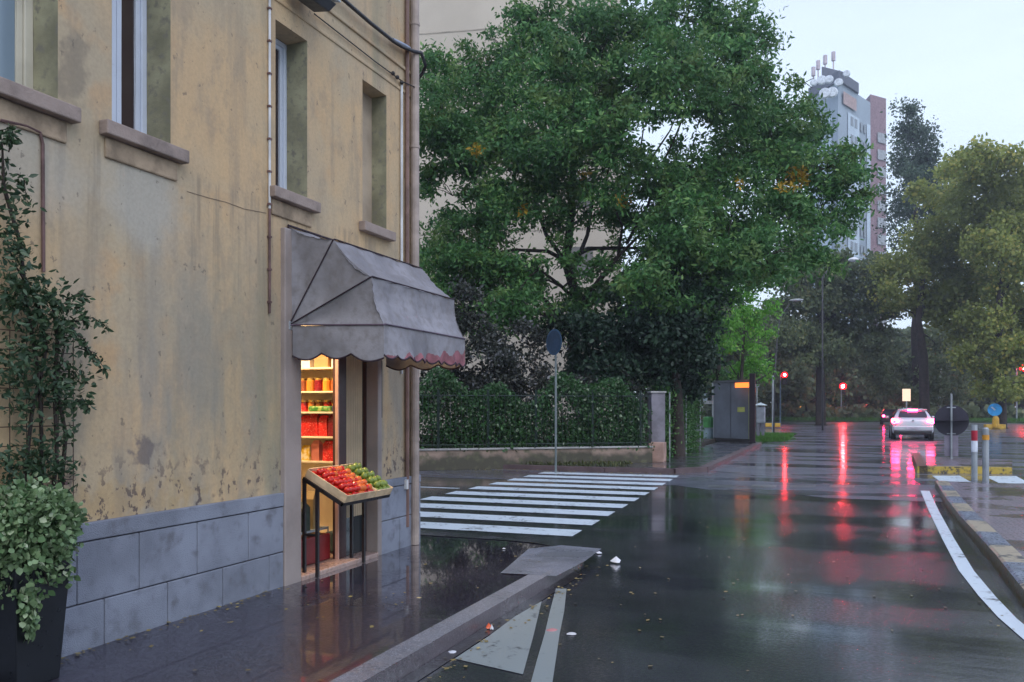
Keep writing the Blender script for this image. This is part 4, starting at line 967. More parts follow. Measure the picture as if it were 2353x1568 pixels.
big = make_tree('broad_tree', 'huge green broadleaf tree with forked limbs behind the railing', 'tree', tb, trunk1, cl1, LT1, .17, 250, 12, seed=8, r0=.24, m2=LYEL, frac2=ysel, aspect=.40, twigs=6, spread=.17)
# extra visible limbs of the big tree
mb = MB()
for pth, r_ in ((((1315, 760), (1250, 690), (1190, 640), (1130, 600)), .11), (((1320, 720), (1380, 640), (1420, 590), (1470, 540)), .10), (((1305, 610), (1255, 540), (1230, 470), (1215, 400)), .08), (((1310, 640), (1350, 540), (1362, 460), (1370, 380)), .08),
                (((1440, 560), (1490, 470), (1510, 400), (1545, 330), (1570, 270)), .06), (((1490, 430), (1470, 350), (1480, 290)), .045), (((1330, 200), (1325, 320), (1318, 380)), .05), (((1315, 740), (1270, 730), (1240, 720)), .14), (((1500, 360), (1540, 300), (1560, 250)), .035), (((1420, 590), (1430, 520), (1400, 450)), .05)):
    pts = [P(px, py, 26.6) for px, py in pth]; mb.tube(pts, [r_*(1-.6*i/(len(pts)-1)) for i in range(len(pts))], 7)
o = mb.build('limb', BARK, big, smooth=True)

LDK = leaf_mat('evergreen_leaf', (.010, .028, .016), (.022, .055, .028), (.04, .09, .045), transl=.1, big=.8)
def simple_tree(name, label, raw, d, lm, leaf, nspr, nl, trunk_px, seed, r0, jit=1., group=None, cat='tree', aspect=.5, zb=.1, frac2=0, m2=None, base_d=None, spread=None):
    r = random.Random(seed); c = []
    for (px, py, rr, dn) in raw:
        dd = d+r.gauss(0, jit); R = rr/FPX*dd; c.append((P(px, py, dd), (R, R, R*.95), dn*(rr/60)**2))
    b = GD(trunk_px[0][0], d, zb); tk = [b]+[P(x, y, d) for x, y in trunk_px[1:]]
    return make_tree(name, label, cat, b, tk, c, lm, leaf, nspr, nl, group, seed, r0, aspect=aspect, twigs=4, m2=m2, frac2=frac2, spread=spread)
simple_tree('dark_evergreen', 'dark evergreen tree filling the space under the broad tree crown', [(1500, 740, 60, 1), (1560, 720, 70, 1), (1600, 780, 50, 1), (1540, 800, 60, 1), (1480, 810, 50, 1), (1430, 780, 60, 1), (1600, 700, 50, 1), (1560, 860, 45, 1), (1500, 860, 40, 1), (1620, 830, 30, 1), (1400, 840, 45, 1), (1370, 760, 50, 1), (1470, 690, 55, 1), (1540, 660, 60, 1), (1580, 640, 50, 1), (1330, 820, 50, 1), (1300, 750, 45, 1), (1590, 880, 30, 1)],
            24.6, LDK, .15, 190, 12, [(1560, 0), (1555, 900), (1540, 780), (1530, 700)], 12, .2, .7)
simple_tree('dark_shrub', 'dark purple-grey leafy shrub behind the railing beside the shop corner', [(1000, 800, 60, 1), (1060, 830, 55, 1), (1110, 790, 50, .9), (1160, 840, 60, 1), (1220, 800, 50, 1), (1230, 870, 45, 1), (1100, 890, 60, 1), (1010, 900, 60, 1), (1170, 900, 50, 1), (1290, 880, 55, 1), (1060, 760, 50, .7), (1170, 770, 45, .6), (990, 720, 50, .8), (1350, 900, 45, 1), (1430, 900, 45, 1), (1060, 700, 50, .8)],
            23.4, leaf_mat('purple_leaf', (.022, .024, .024), (.06, .07, .05), (.30, .30, .32), transl=.12, big=1, rough=.3), .12, 130, 11, [(1150, 0), (1148, 940), (1155, 860)], 13, .1, .5, cat='shrub')
LBR = leaf_mat('bright_green_leaf', (.09, .30, .04), (.24, .55, .08), (.42, .65, .15), transl=.4, big=.8)
simple_tree('bright_tree', 'bright fresh green small tree behind the grey kiosk', [(1660, 690, 28, 1), (1700, 660, 34, 1), (1745, 650, 34, 1), (1775, 640, 22, .8), (1700, 710, 34, 1), (1740, 720, 34, 1), (1765, 700, 24, 1), (1680, 760, 34, 1), (1725, 780, 36, 1), (1760, 770, 28, 1), (1660, 810, 28, 1), (1700, 830, 30, 1), (1745, 830, 30, 1), (1765, 860, 20, .8), (1640, 750, 24, 1)],
            37.5, LBR, .17, 130, 10, [(1700, 0), (1702, 900), (1710, 760)], 14, .12, .8)
simple_tree('shade_tree', 'dark green tree between the grey kiosk and the broad tree', [(1640, 660, 40, 1), (1600, 850, 40, 1), (1640, 850, 30, 1), (1690, 860, 30, 1), (1720, 850, 26, 1), (1620, 780, 40, 1), (1650, 620, 40, 1), (1720, 610, 40, 1), (1770, 600, 30, .8), (1625, 720, 36, 1), (1580, 780, 40, 1), (1560, 880, 30, 1)],
            40.5, LT1, .18, 150, 10, [(1650, 0), (1650, 900), (1652, 760)], 15, .2, .8)

# background plane trees
LOL = leaf_mat('olive_plane_leaf', (.16, .22, .05), (.42, .46, .12), (.62, .52, .13), transl=.5, big=.22)
LDG = leaf_mat('far_dark_leaf', (.09, .13, .065), (.22, .27, .12), (.32, .31, .14), transl=.4, big=.25)
LPOP = leaf_mat('poplar_leaf', (.035, .075, .045), (.09, .14, .08), transl=.2, big=.4)
FG = 'far trees round the junction'
simple_tree('poplar_tree', 'tall dark poplar with open crown rising beside the tower', [(2080, 250, 22, .7), (2070, 300, 26, .8), (2095, 300, 30, .9), (2110, 350, 36, 1), (2075, 350, 30, .8), (2070, 410, 30, .8), (2115, 410, 40, 1), (2060, 470, 26, .7), (2100, 480, 40, 1), (2140, 450, 30, .9), (2070, 540, 30, .8), (2130, 320, 22, .8), (2075, 600, 26, .7), (2085, 260, 24, .9), (2105, 280, 24, .9), (2130, 370, 30, 1), (2150, 430, 30, 1), (2095, 380, 30, 1), (2060, 510, 26, .8), (2055, 440, 22, .7), (2120, 400, 34, 1), (2135, 350, 28, 1), (2090, 330, 32, 1), (2150, 480, 34, 1), (2080, 450, 30, 1)],
            82, LPOP, .27, 240, 11, [(2105, 0), (2105, 800), (2108, 600), (2100, 400)], 51, .35, 1., FG, aspect=.6, spread=.5)
simple_tree('plane_tree', 'olive green plane tree directly right of the poplar', [(2110, 600, 60, 1), (2060, 640, 46, 1), (2150, 530, 55, 1), (2120, 440, 34, .8), (2170, 600, 60, 1), (2200, 530, 50, 1), (2130, 680, 50, .9), (2190, 680, 55, 1), (2060, 700, 34, .7), (2240, 620, 50, 1), (2150, 400, 30, .6), (2230, 700, 50, 1), (2210, 760, 45, 1), (2160, 740, 30, .6), (2175, 450, 34, .8), (2195, 400, 26, .7), (2200, 470, 36, .9), (2240, 400, 34, .9)],
            66, LOL, .28, 215, 14, [(2125, 0), (2122, 820), (2110, 740), (2120, 640)], 52, .42, 1.6, FG, aspect=.7, spread=.4)
simple_tree('plane_tree', 'large olive plane tree cut by the right edge of the picture', [(2230, 370, 46, .9), (2290, 370, 46, .8), (2340, 380, 46, .9), (2260, 450, 60, 1), (2330, 460, 60, 1), (2300, 540, 60, 1), (2350, 560, 50, 1), (2260, 560, 50, .9), (2240, 480, 40, .8), (2330, 640, 50, .9), (2280, 650, 50, .8), (2340, 720, 50, 1), (2270, 740, 50, 1), (2310, 800, 46, 1), (2240, 820, 40, 1), (2350, 800, 40, 1), (2210, 420, 26, .6), (2400, 500, 70, 1), (2400, 700, 70, 1), (2270, 870, 34, 1), (2330, 880, 34, 1)],
            61, LOL, .27, 215, 14, [(2300, 0), (2300, 850), (2295, 740), (2300, 600)], 53, .4, 1.6, FG, aspect=.7, spread=.38)
simple_tree('plane_tree', 'grey green plane tree behind the white street lamp', [(1870, 690, 50, 1), (1930, 660, 56, 1), (1990, 640, 50, 1), (1980, 710, 50, 1), (1920, 740, 50, 1), (1860, 760, 46, 1), (2010, 770, 46, 1), (1960, 790, 46, 1), (1900, 810, 46, 1), (1830, 650, 46, 1), (1800, 700, 40, 1), (1820, 600, 40, .8), (1890, 620, 46, 1), (1830, 780, 40, 1), (2040, 700, 30, .7), (1945, 620, 40, 1), (1800, 760, 36, 1), (1990, 600, 30, .7), (2020, 600, 26, .6)],
            72, LDG, .30, 200, 14, [(1886, 0), (1885, 850), (1890, 740), (1900, 660)], 54, .45, 1.6, FG, aspect=.7, spread=.42)
simple_tree('plane_tree', 'dark tree with a thick trunk behind the silver car', [(2090, 700, 40, .8), (2140, 700, 40, .8), (2080, 840, 40, .8), (2150, 790, 46, 1), (2120, 850, 40, 1), (2180, 850, 46, 1), (2040, 880, 36, .9), (2200, 900, 36, 1), (2140, 900, 34, 1), (2080, 900, 34, .9), (2030, 830, 30, .7), (2070, 640, 30, .5), (2010, 860, 34, 1)],
            78, LDG, .31, 190, 14, [(2112, 0), (2112, 860), (2105, 760), (2108, 700)], 55, .75, 1.6, FG, aspect=.7, spread=.45)
protoT = None
rgt = random.Random(77)
# one more far tree kind copied along the back of the junction
def proto_far():
    c = []; r = random.Random(60)
    for k in range(26):
        a = r.uniform(0, 2*pi); h = r.uniform(3, 11); rr = r.uniform(.3, 1)*(4.0 if 4 < h < 9 else 2.6); R = r.uniform(1.3, 2.0)
        c.append((Vector((cos(a)*rr, sin(a)*rr, h)), (R, R, R*.85), 1.))
    return make_tree('far_tree', 'dark leafy tree in the row at the far side of the junction', 'tree', (0, 0, 0), [Vector((0, 0, 0)), Vector((.1, 0, 2.5)), Vector((0, .1, 5)), Vector((0, 0, 8))], c, LDG, .5, 150, 9, 'far row of trees', 60, .3, aspect=.7, twigs=3, spread=.5)
pt = proto_far(); k = 0
fars = [(1790, 104), (1850, 112), (1905, 106), (1950, 118), (1990, 108), (2035, 116), (2080, 120), (2140, 108), (2190, 100), (2240, 106), (2290, 98), (2345, 104), (2400, 110), (1750, 92), (1710, 100), (1930, 135), (2010, 138), (2100, 140), (2180, 134), (2260, 130), (1660, 84), (1600, 78), (2320, 128), (1820, 128), (1870, 140), (2215, 118), (1970, 126)]
for i, (px, d) in enumerate(fars):
    o = pt if i == 0 else copy_tree(pt)
    o.location = GD(px, d, .1); s_ = rgt.uniform(.85, 1.15); o.scale = (s_, s_, s_*rgt.uniform(.8, 1.1)); o.rotation_euler = (0, 0, rgt.uniform(0, 6.28))
# bare-stemmed trunks seen in the dark background
rngh = np.random.default_rng(71)
q = np.concatenate([hedge_pts((-40, 128, 0), (95, 128, 0), 0, 9, 2.5, 26000, rngh, 2.5), hedge_pts((-25, 101, 0), (60, 101, 0), 0, 1.3, .8, 9000, rngh, .5)])
o = leaf_obj('distant_wood', q, .75, .7, LDG, None, 72, .2); tag(o, kind='stuff')

# ------------------------------------------------------------------ tower block
td = 132.
tw = thing('tower_block', 'tall grey tower block with a dark red side and rooftop antennas', 'tower', GD(1930, td))
c0_, c1_ = GD(1862, td+7, 0), GD(1926, td, 0)
c2_, c3_ = GD(2000, td+9, 0), GD(2036, td+11, 0)
def quadwall(mb, a, b_, z0, z1, mi=0): mb.add([(a.x, a.y, z0), (b_.x, b_.y, z0), (b_.x, b_.y, z1), (a.x, a.y, z1)], [(0, 1, 2, 3)], mi)
def zat(py, d): return HC+(937-py)/FPX*d
TG = mat('tower_pale_render_hazed', (.48, .57, .65), .7, var=.08, scale=.2); TG2 = mat('tower_grey_render_hazed', (.30, .36, .42), .7, var=.08, scale=.2); TR = mat('tower_dark_red', (.25, .16, .18), .7)  # renders tinted paler and bluer, so distance haze sits in the colour
ht, ht2 = zat(205, td+3), zat(222, td+10)
bk = GD(1940, td+22)
mb = MB(); mb.prism([c1_, c2_, c2_+Vector((-3, 12, 0)), c0_+Vector((3, 12, 0)), c0_], 0, ht)
mb.build('wall', TG2, tw)
dl = (c1_-c0_); dn_ = Vector((dl.y, -dl.x, 0)).normalized()
mb = MB(); quadwall(mb, c0_+dn_*.1, c0_.lerp(c1_, .80)+dn_*.1, 0, ht-5); mb.build('pale_wall', TG, tw)
rr_ = (c2_-c1_).normalized(); rn = Vector((rr_.y, -rr_.x, 0))
mb = MB()
for f0, f1 in ((.27, .62), (.86, .98)): quadwall(mb, c1_.lerp(c2_, f0)+rn*.12, c1_.lerp(c2_, f1)+rn*.12, 0, ht-4)
mb.build('pale_wall', TG, tw)
mb = MB(); mb.prism([c2_, c3_, c3_+Vector((-3, 10, 0)), c2_+Vector((-3, 11, 0))], 0, ht2); mb.build('red_wall', TR, tw)
r2 = (c3_-c2_).normalized(); rn2 = Vector((r2.y, -r2.x, 0))
nf = 17; fh = (ht-4)/nf
WGl = glass('tower_window', (.10, .13, .16), .15); WFr = mat('tower_balcony', (.34, .36, .38), .7)
for k in range(4, nf):
    z_ = k*fh+1.0
    for f0, f1 in ((.35, .43), (.47, .55), (.65, .72), (.76, .83)):
        mb = MB(); quadwall(mb, c1_.lerp(c2_, f0)+rn*.17, c1_.lerp(c2_, f1)+rn*.17, z_, z_+1.5); mb.build('window', WGl, tw)
    mb = MB(); quadwall(mb, c2_.lerp(c3_, .40)+rn2*.2, c2_.lerp(c3_, .95)+rn2*.2, z_-.6, z_+1.1); mb.build('balcony', WFr, tw)
mb = MB(); tc_ = (c1_+c0_)/2+Vector((2, 6, 0)); mb.prism([c1_.lerp(c2_, -.04)+rn*.4, c1_.lerp(c2_, .55)+rn*.4, c1_.lerp(c2_, .55)+Vector((-1, 8, 0)), c0_+Vector((1, 6, 0)), c0_+dn_*.4], ht, ht+1.6); mb.build('parapet', mat('tower_roof_dark', (.10, .11, .14), .7), tw)
mb = MB(); mb.prism([c1_.lerp(c2_, 0)+Vector((-2.5, 2, 0)), c1_.lerp(c2_, .35)+Vector((-1, 1.5, 0)), c1_.lerp(c2_, .35)+Vector((-1, 6, 0)), c0_.lerp(c1_, .4)+Vector((0, 6, 0))], ht+1.6, ht+3.6); mb.build('lift_house', mat('tower_roof_dark', (.10, .11, .14), .7), tw)
quad = MB(); quadwall(quad, c1_.lerp(c2_, .10)+rn*.3, c1_.lerp(c2_, .5)+rn*.3, ht-3.2, ht-1.2); quad.build('orange_panel', mat('orange_panel', (.38, .27, .25), .6), tw)
for px, top_ in ((1869, 155), (1880, 140), (1896, 128), (1915, 120)):
    p = GD(px, td+6); m_ = MB(); m_.tube([(p.x, p.y, ht), (p.x, p.y, zat(top_, td+6))], .12, 6)
    m_.tube([(p.x, p.y, zat(top_+20, td+6)), (p.x, p.y, zat(top_, td+6))], .33, 8); m_.build('antenna', mat('antenna_white_red', (.5, .42, .45), .6), tw)
for px, py, s_ in ((1888, 185, .8), (1905, 183, .7), (1927, 190, .7), (1870, 190, .6), (1945, 170, .6), (1895, 215, .9), (1912, 213, .9)):
    p = P(px, py, td-.5); v = Vector((-p.x, -p.y, 0)).normalized(); MB().tube([p, p+v*.3], [s_, s_*.8], 12).build('dish', mat('dish_white', (.62, .66, .70), .5), tw)

# ------------------------------------------------------------------ silver hatchback
car = thing('silver_car', 'silver hatchback braking with red tail lights lit at the junction', 'car', (0, 0, 0))
SILV = glass('silver_car_paint', (.56, .58, .62), .25); SILV.node_tree.nodes['Principled BSDF'].inputs['Metallic'].default_value = .3; CGL = glass('car_glass', (.02, .012, .02), .05); TYR = mat('tyre_rubber', (.015, .015, .016), .7); TRIM = mat('black_plastic_trim', (.02, .02, .022), .5)
TAIL = emis('tail_lamp_red', (1, .025, .11), 55); BRK = emis('brake_lamp_red', (1, .03, .14), 90)
def sec(y, zb, zt, w, wt, zs):    # half outline: bottom, lower side, shoulder, upper side, top
    h = [(w*.90, zb), (w, zb+.14), (w, zs*.72+zb*.28), (w*.965, zs), (wt+.03 if zt > zs+.1 else w*.9, lerp(zs, zt, .85)), (wt*.82 if zt > zs+.1 else w*.6, zt)]
    return [(x, y, z) for x, z in h]+[(-x, y, z) for x, z in h[::-1]]
secs = [sec(0.0, .34, .70, .74, .6, .66), sec(.05, .26, .93, .83, .66, .88), sec(.14, .22, 1.00, .87, .68, .95), sec(.45, .2, 1.36, .885, .60, .97), sec(.70, .2, 1.455, .89, .595, .97), sec(1.4, .2, 1.50, .89, .60, .95), sec(2.2, .2, 1.46, .89, .58, .93),
        sec(2.55, .2, 1.32, .885, .60, .92), sec(3.05, .2, 1.00, .88, .64, .90), sec(3.7, .2, .90, .86, .6, .84), sec(4.05, .25, .72, .76, .55, .66)]
mb = MB(); n = len(secs[0]); vs = [p for s_ in secs for p in s_]
mb.add(vs, [(i*n+k, (i+1)*n+k, (i+1)*n+(k+1) % n, i*n+(k+1) % n) for i in range(len(secs)-1) for k in range(n)]+[tuple(range(n)), tuple((len(secs)-1)*n+k for k in range(n))])
bo = mb.build('body', SILV, car, smooth=True); sm = bo.modifiers.new('s', 'SUBSURF'); sm.levels = 2; sm.render_levels = 2
def cq(name, vs, m, par=car, thick=.012):
    o = MB().add(vs, [tuple(range(len(vs)))]).build(name, m, par); md = o.modifiers.new('t', 'SOLIDIFY'); md.thickness = thick; md.offset = 0; return o
cq('rear_window', [(-.60, .165, 1.06), (.60, .165, 1.06), (.585, .27, 1.17), (.52, .40, 1.325), (-.52, .40, 1.325), (-.585, .27, 1.17)], CGL)
for sx in (-1, 1):
    cq('side_window', [(sx*.872, .72, 1.02), (sx*.872, 2.75, .98), (sx*.66, 2.25, 1.36), (sx*.665, 1.4, 1.40), (sx*.67, .78, 1.36)], CGL)
    lamp = MB().add([(sx*.60, .03, .98), (sx*.87, .12, 1.0), (sx*.895, .28, .93), (sx*.885, .16, .80), (sx*.80, .035, .76), (sx*.56, -.005, .84)], [(0, 1, 2, 3, 4, 5)]).build('tail_light', TAIL, car)
    md = lamp.modifiers.new('t', 'SOLIDIFY'); md.thickness = .04; md.offset = 0
    for yy in (.80, 3.25):
        wh = MB().tube([(sx*.70, yy, .31), (sx*.90, yy, .31)], .31, 20).build('wheel', TYR, car); 
        MB().tube([(sx*.895, yy, .31), (sx*.908, yy, .31)], .19, 14).build('rim', GALV, wh)
    MB().box((sx*.93, 2.45, .98), (sx*1.08, 2.52, 1.10)).build('wing_mirror', SILV, car, bevel=.02)
MB().box((-.20, .34, 1.36), (.20, .44, 1.42)).build('brake_light', BRK, car)
MB().box((-.60, .38, 1.41), (.60, .60, 1.435)).build('spoiler', SILV, car, bevel=.01)
MB().box((-.80, -.035, .27), (.80, .2, .43)).build('bumper_trim', TRIM, car, bevel=.04)
MB().box((-.84, -.03, .44), (.84, .2, .66)).build('bumper', SILV, car, bevel=.05)
MB().box((-.27, -.045, .50), (.27, -.03, .60)).build('number_plate', mat('plate_pale', (.45, .42, .48), .5), car)
MB().tube([(.0, -.0, .90), (.0, -.02, .90)], .045, 12).build('badge', GALV, car)
pcar = G(2098, 1012); car.location = (pcar.x, pcar.y, .0); car.rotation_euler = (0, 0, RAD(-1)); car.scale = (1.03, 1.03, 1.03)
# faint second car tail far left of it
c2 = thing('distant_car', 'distant dark car with one red tail lamp beyond the silver car', 'car', GD(2050, 74))
b0 = GD(2050, 74)
MB().add([(b0.x+x_, b0.y+y_, z_) for x_, y_, z_ in ((-.8, 0, .3), (.8, 0, .3), (.85, 0, .9), (.6, .5, 1.4), (-.6, .5, 1.4), (-.85, 0, .9), (-.8, 4, .3), (.8, 4, .3), (.85, 4, .85), (.6, 2.6, 1.4), (-.6, 2.6, 1.4), (-.85, 4, .85))],
         [(0, 1, 2, 5), (5, 2, 3, 4), (6, 7, 8, 11), (11, 8, 9, 10), (4, 3, 9, 10), (1, 2, 8, 7), (2, 3, 9, 8), (0, 5, 11, 6), (5, 4, 10, 11), (0, 1, 7, 6)]).build('body', mat('dark_car_paint', (.03, .03, .04), .3), c2, bevel=.05)
for sx in (-.7, .7):
    MB().sphere((b0.x+sx, b0.y-.02, .8), .11, 8, 6).build('tail_light', TAIL, c2)
    for yy in (.6, 3.3): MB().tube([(b0.x+sx*1.0, b0.y+yy, .3), (b0.x+sx*1.22, b0.y+yy, .3)], .3, 12).build('wheel', TYR, c2)

# ------------------------------------------------------------------ street furniture
REDL = emis('red_signal', (1, .02, .045), 520); ORL = emis('orange_signal', (1, .45, .04), 12)
def traffic_light(px, py, d, pole_px, label, lens=.16, both=False, h_extra=.1, polem=GALV, power=400):
    b = GD(pole_px, d); t = thing('traffic_light', label, 'traffic light', b, 'red traffic lights at the junction')
    z = zat(py, d); MB().tube([(b.x, b.y, 0), (b.x, b.y, z+h_extra)], [.075, .06], 8).build('pole', polem, t)
    v = Vector((-b.x, -b.y, 0)).normalized(); s = Vector((v.y, -v.x, 0)); c = P(px, py, d)
    M = Matrix(((s.x, v.x, 0, c.x), (s.y, v.y, 0, c.y), (0, 0, 1, c.z), (0, 0, 0, 1)))
    MB().box((-.22, -.12, -.95), (.22, .08, .30), M=M).build('housing', BLACK, t, bevel=.03)
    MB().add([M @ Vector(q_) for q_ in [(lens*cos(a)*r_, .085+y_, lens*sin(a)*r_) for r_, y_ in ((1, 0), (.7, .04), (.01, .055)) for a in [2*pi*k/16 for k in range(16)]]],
             [(i*16+k, (i+1)*16+k, (i+1)*16+(k+1) % 16, i*16+(k+1) % 16) for i in range(2) for k in range(16)]).build('red_lens_halo', emis('red_signal_halo', (1, .006, .012), 3.5), t)  # oversized red lens; its glowing rim imitates the lamp's glare halo
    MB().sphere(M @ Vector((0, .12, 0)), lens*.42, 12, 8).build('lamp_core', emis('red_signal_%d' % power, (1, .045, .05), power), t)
    for dz in (-.36, -.72):
        MB().tube([M @ Vector((0, .08, dz)), M @ Vector((0, .10, dz))], .13, 12).build('unlit_lamp', mat('unlit_lens', (.02, .02, .02), .2), t)
    for dz in (0, -.36, -.72):
        MB().add([M @ Vector(q_) for q_ in [(.16*cos(a), y_, dz+.16*sin(a)) for y_ in (.085, .26) for a in [pi*k/8 for k in range(9)]]], [(k, k+1, 9+k+1, 9+k) for k in range(8)]).build('visor', BLACK, t)
    return t
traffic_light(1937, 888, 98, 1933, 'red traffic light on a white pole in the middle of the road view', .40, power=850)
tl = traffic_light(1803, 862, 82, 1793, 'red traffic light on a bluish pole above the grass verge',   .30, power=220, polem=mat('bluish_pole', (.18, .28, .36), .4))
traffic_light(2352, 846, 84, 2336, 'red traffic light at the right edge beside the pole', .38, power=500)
# street lamps
def lamp_post(name, label, base, pts, head, hr, headm, r=.07):
    t = thing(name, label, 'street lamp', base, 'street lamps'); MB().tube([base]+pts, [r*1.3]+[r]*(len(pts)-2)+[r*.6, r*.6][:2], 8).build('pole', GALV if r > .1 else mat('dark_lamp_pole', (.06, .06, .065), .5), t, smooth=True)
    d = (pts[-1]-pts[-2]).normalized(); M = Matrix.Translation(head)
    MB().sphere(head, hr, 12, 8, sc=(1.0, 1.0, .42 if hr < .4 else .13)).build('lamp_head', headm, t, smooth=True); return t
HEADM = mat('pale_lamp_head', (.88, .92, .95), .3)
b = GD(1778, 50); lamp_post('street_lamp', 'slender curved street lamp with a thin pale head above the bright tree', b, [P(1780, 860, 50), P(1786, 780, 50), P(1792, 730, 50), P(1815, 697, 50)], P(1830, 690, 50), .42, HEADM, .04)
b = GD(1890, 56); lamp_post('street_lamp', 'street lamp with an oval white head below the tower', b, [P(1890, 800, 56), P(1890, 640, 56), P(1905, 615, 56), P(1950, 602, 56)], P(1961, 597, 56), .34, HEADM, .05)
b = GD(2160, 88); lamp_post('street_lamp', 'tall grey street lamp curving into the olive tree leaves', b, [P(2159, 880, 88), P(2161, 820, 88), P(2170, 800, 88), P(2195, 780, 88)], P(2204, 776, 88), .35, HEADM, .14)
t = thing('street_lamp', 'lit pinkish white globe lamp on a post left of the silver car', 'street lamp', GD(1993, 110), 'street lamps'); b = GD(1993, 110)
MB().tube([(b.x, b.y, 0), (b.x, b.y, zat(916, 110))], .1, 8).build('pole', GALV, t); MB().sphere(P(1993, 912, 110), .28, 12, 8).build('globe', emis('white_pink_lamp', (1, .75, .85), 14), t)
# pole by the kiosk
b = GD(1776, 60); t = thing('slim_pole', 'slim grey pole standing between the kiosk and the bluish traffic light', 'pole', b); MB().tube([(b.x, b.y, 0), (b.x, b.y, zat(868, 60))], .07, 8).build('shaft', GALV, t); MB().sphere((b.x, b.y, zat(866, 60)), .1, 8, 6).build('cap', GALV, t)

# kiosk / cabin with orange lit sign
k0, k1 = GD(1639, 36.2), GD(1722, 34.3)
ks = thing('grey_kiosk', 'plain grey metal kiosk wall with a small yellow notice on the far pavement', 'kiosk', (k0.x, k0.y, .1))
kd_ = (k1-k0).normalized(); kn = ray(1716, 937); kn.z = 0; kn.normalize()
KG = mat('kiosk_grey', (.13, .15, .18), .5, var=.15, scale=1.2)
MB().prism([k0, k1, k1+kn*1.5, k0+kn*1.5], .1, 2.62).build('wall', KG, ks, bevel=.02)
mb = MB(); mb.prism([k0-kn*.06-kd_*.04, k1-kn*.06+kd_*.04, k1+kn*1.55, k0+kn*1.55], 2.62, 2.72); mb.build('roof', mat('kiosk_roof', (.07, .08, .09), .5), ks)
mb = MB(); mb.prism([k0-kn*.03, k1-kn*.03, k1, k0], .1, .24); mb.build('skirting', BLACK, ks)
def onk(f0, f1, z0, z1, t_, name, m, par=ks): 
    a, b_ = k0.lerp(k1, f0)-kn*.005, k0.lerp(k1, f1)-kn*.005; return MB().prism([a-kn*t_, b_-kn*t_, b_, a], z0, z1).build(name, m, par)
onk(.68, .88, zat(947, 35), zat(936, 35), .015, 'notice', mat('yellow_notice', (.45, .50, .12), .5))
onk(.48, .5, .24, 2.6, .008, 'panel_joint', mat('kiosk_joint', (.08, .09, .11), .5))
onk(.0, .02, .24, 2.6, .02, 'corner_post', GALV); onk(.97, .99, .24, 2.6, .02, 'corner_post', mat('olive_trim', (.25, .28, .12), .5))
sb = GD(1705, 34.0); M_ = MB()
tag(MB().prism([GD(1689, 34.4), GD(1721, 33.8), GD(1721, 34.0), GD(1689, 34.6)], zat(891, 34.3), zat(880, 34.3)).build('orange_sign', emis('orange_sign_light', (1, .22, .03), 1.6)), 'lit orange sign strip at the top of the grey kiosk', 'sign')
bp = GD(1729, 33.9); bpt = thing('black_post', 'thick black post at the right end of the kiosk', 'post', (bp.x, bp.y, .1))
MB().box((bp.x-.11, bp.y-.11, .1), (bp.x+.11, bp.y+.11, 2.95)).build('shaft', mat('black_paint', (.018, .010, .016), .4), bpt, bevel=.01); MB().box((bp.x-.14, bp.y-.14, .1), (bp.x+.14, bp.y+.14, .16)).build('foot', BLACK, bpt)
# ticket pillar
b = GD(1748, 40); t = thing('ticket_pillar', 'slim grey ticket machine with a pale roof on the grass by the black post', 'ticket machine', b)
MB().box((b.x-.17, b.y-.12, .08), (b.x-.04, b.y+.12, .8)).box((b.x+.04, b.y-.12, .08), (b.x+.16, b.y+.12, .8)).build('leg', mat('ticket_grey_dark', (.16, .16, .2), .5), t)
MB().box((b.x-.21, b.y-.15, .8), (b.x+.21, b.y+.15, 1.60)).build('cabinet', mat('ticket_grey', (.30, .32, .38), .5), t, bevel=.04)
MB().add([(b.x-.30, b.y-.25, 1.66), (b.x+.30, b.y-.25, 1.66), (b.x+.30, b.y+.25, 1.66), (b.x-.30, b.y+.25, 1.66), (b.x, b.y, 1.80)], [(3, 2, 1, 0), (0, 1, 4), (1, 2, 4), (2, 3, 4), (3, 0, 4)]).build('roof', mat('pale_cap', (.62, .72, .74), .4), t)
b = GD(1739, 40.5); t = thing('slim_pole', 'thin pale pole immediately right of the thick black post', 'pole', b); MB().tube([(b.x, b.y, 0), (b.x, b.y, 2.6)], .035, 6).build('shaft', GALV, t); MB().box((b.x-.12, b.y-.03, 2.55), (b.x+.12, b.y+.03, 2.7)).build('bracket', GALV, t)
# bin and meter left of the kiosk
b = GD(1629, 37); t = thing('litter_bin', 'green topped pale litter bin beside the hedge end', 'bin', b)
MB().tube([(b.x, b.y, .12), (b.x, b.y, .14), (b.x, b.y, .62)], [.2, .24, .24], 14).build('base', mat('pale_bin', (.32, .42, .45), .5), t); MB().tube([(b.x, b.y, .66), (b.x, b.y, 1.1), (b.x, b.y, 1.14)], [.25, .27, .2], 14).build('bucket', mat('green_bin', (.08, .32, .08), .4), t)
b = GD(1626, 38.5); t = thing('meter_box', 'small pale grey box on a thin pole above the green bin', 'meter box', b)
MB().tube([(b.x+.22, b.y, .1), (b.x+.22, b.y, 2.7)], .03, 6).build('pole', GALV, t); MB().box((b.x-.18, b.y-.1, 1.72), (b.x+.24, b.y+.1, 1.87)).build('box', mat('pale_box', (.42, .42, .42), .5), t); MB().box((b.x-.2, b.y-.08, 1.87), (b.x-.02, b.y+.06, 2.2)).build('display', mat('pale_blue_box', (.38, .46, .50), .5), t)
# yellow barrier blocks near the far left traffic light
for px, lb in ((1768, 'yellow kerb block on the verge left of its twin'), (1784, 'yellow kerb block with pale lamp spot under the bluish traffic light')):
    b = GD(px, 62); tag(MB().box((b.x-.28, b.y-.2, .1), (b.x+.28, b.y+.2, .38)).build('kerb_block', mat('yellow_block', (.62, .38, .05), .4), bevel=.04), lb, 'kerb block', 'yellow kerb blocks')
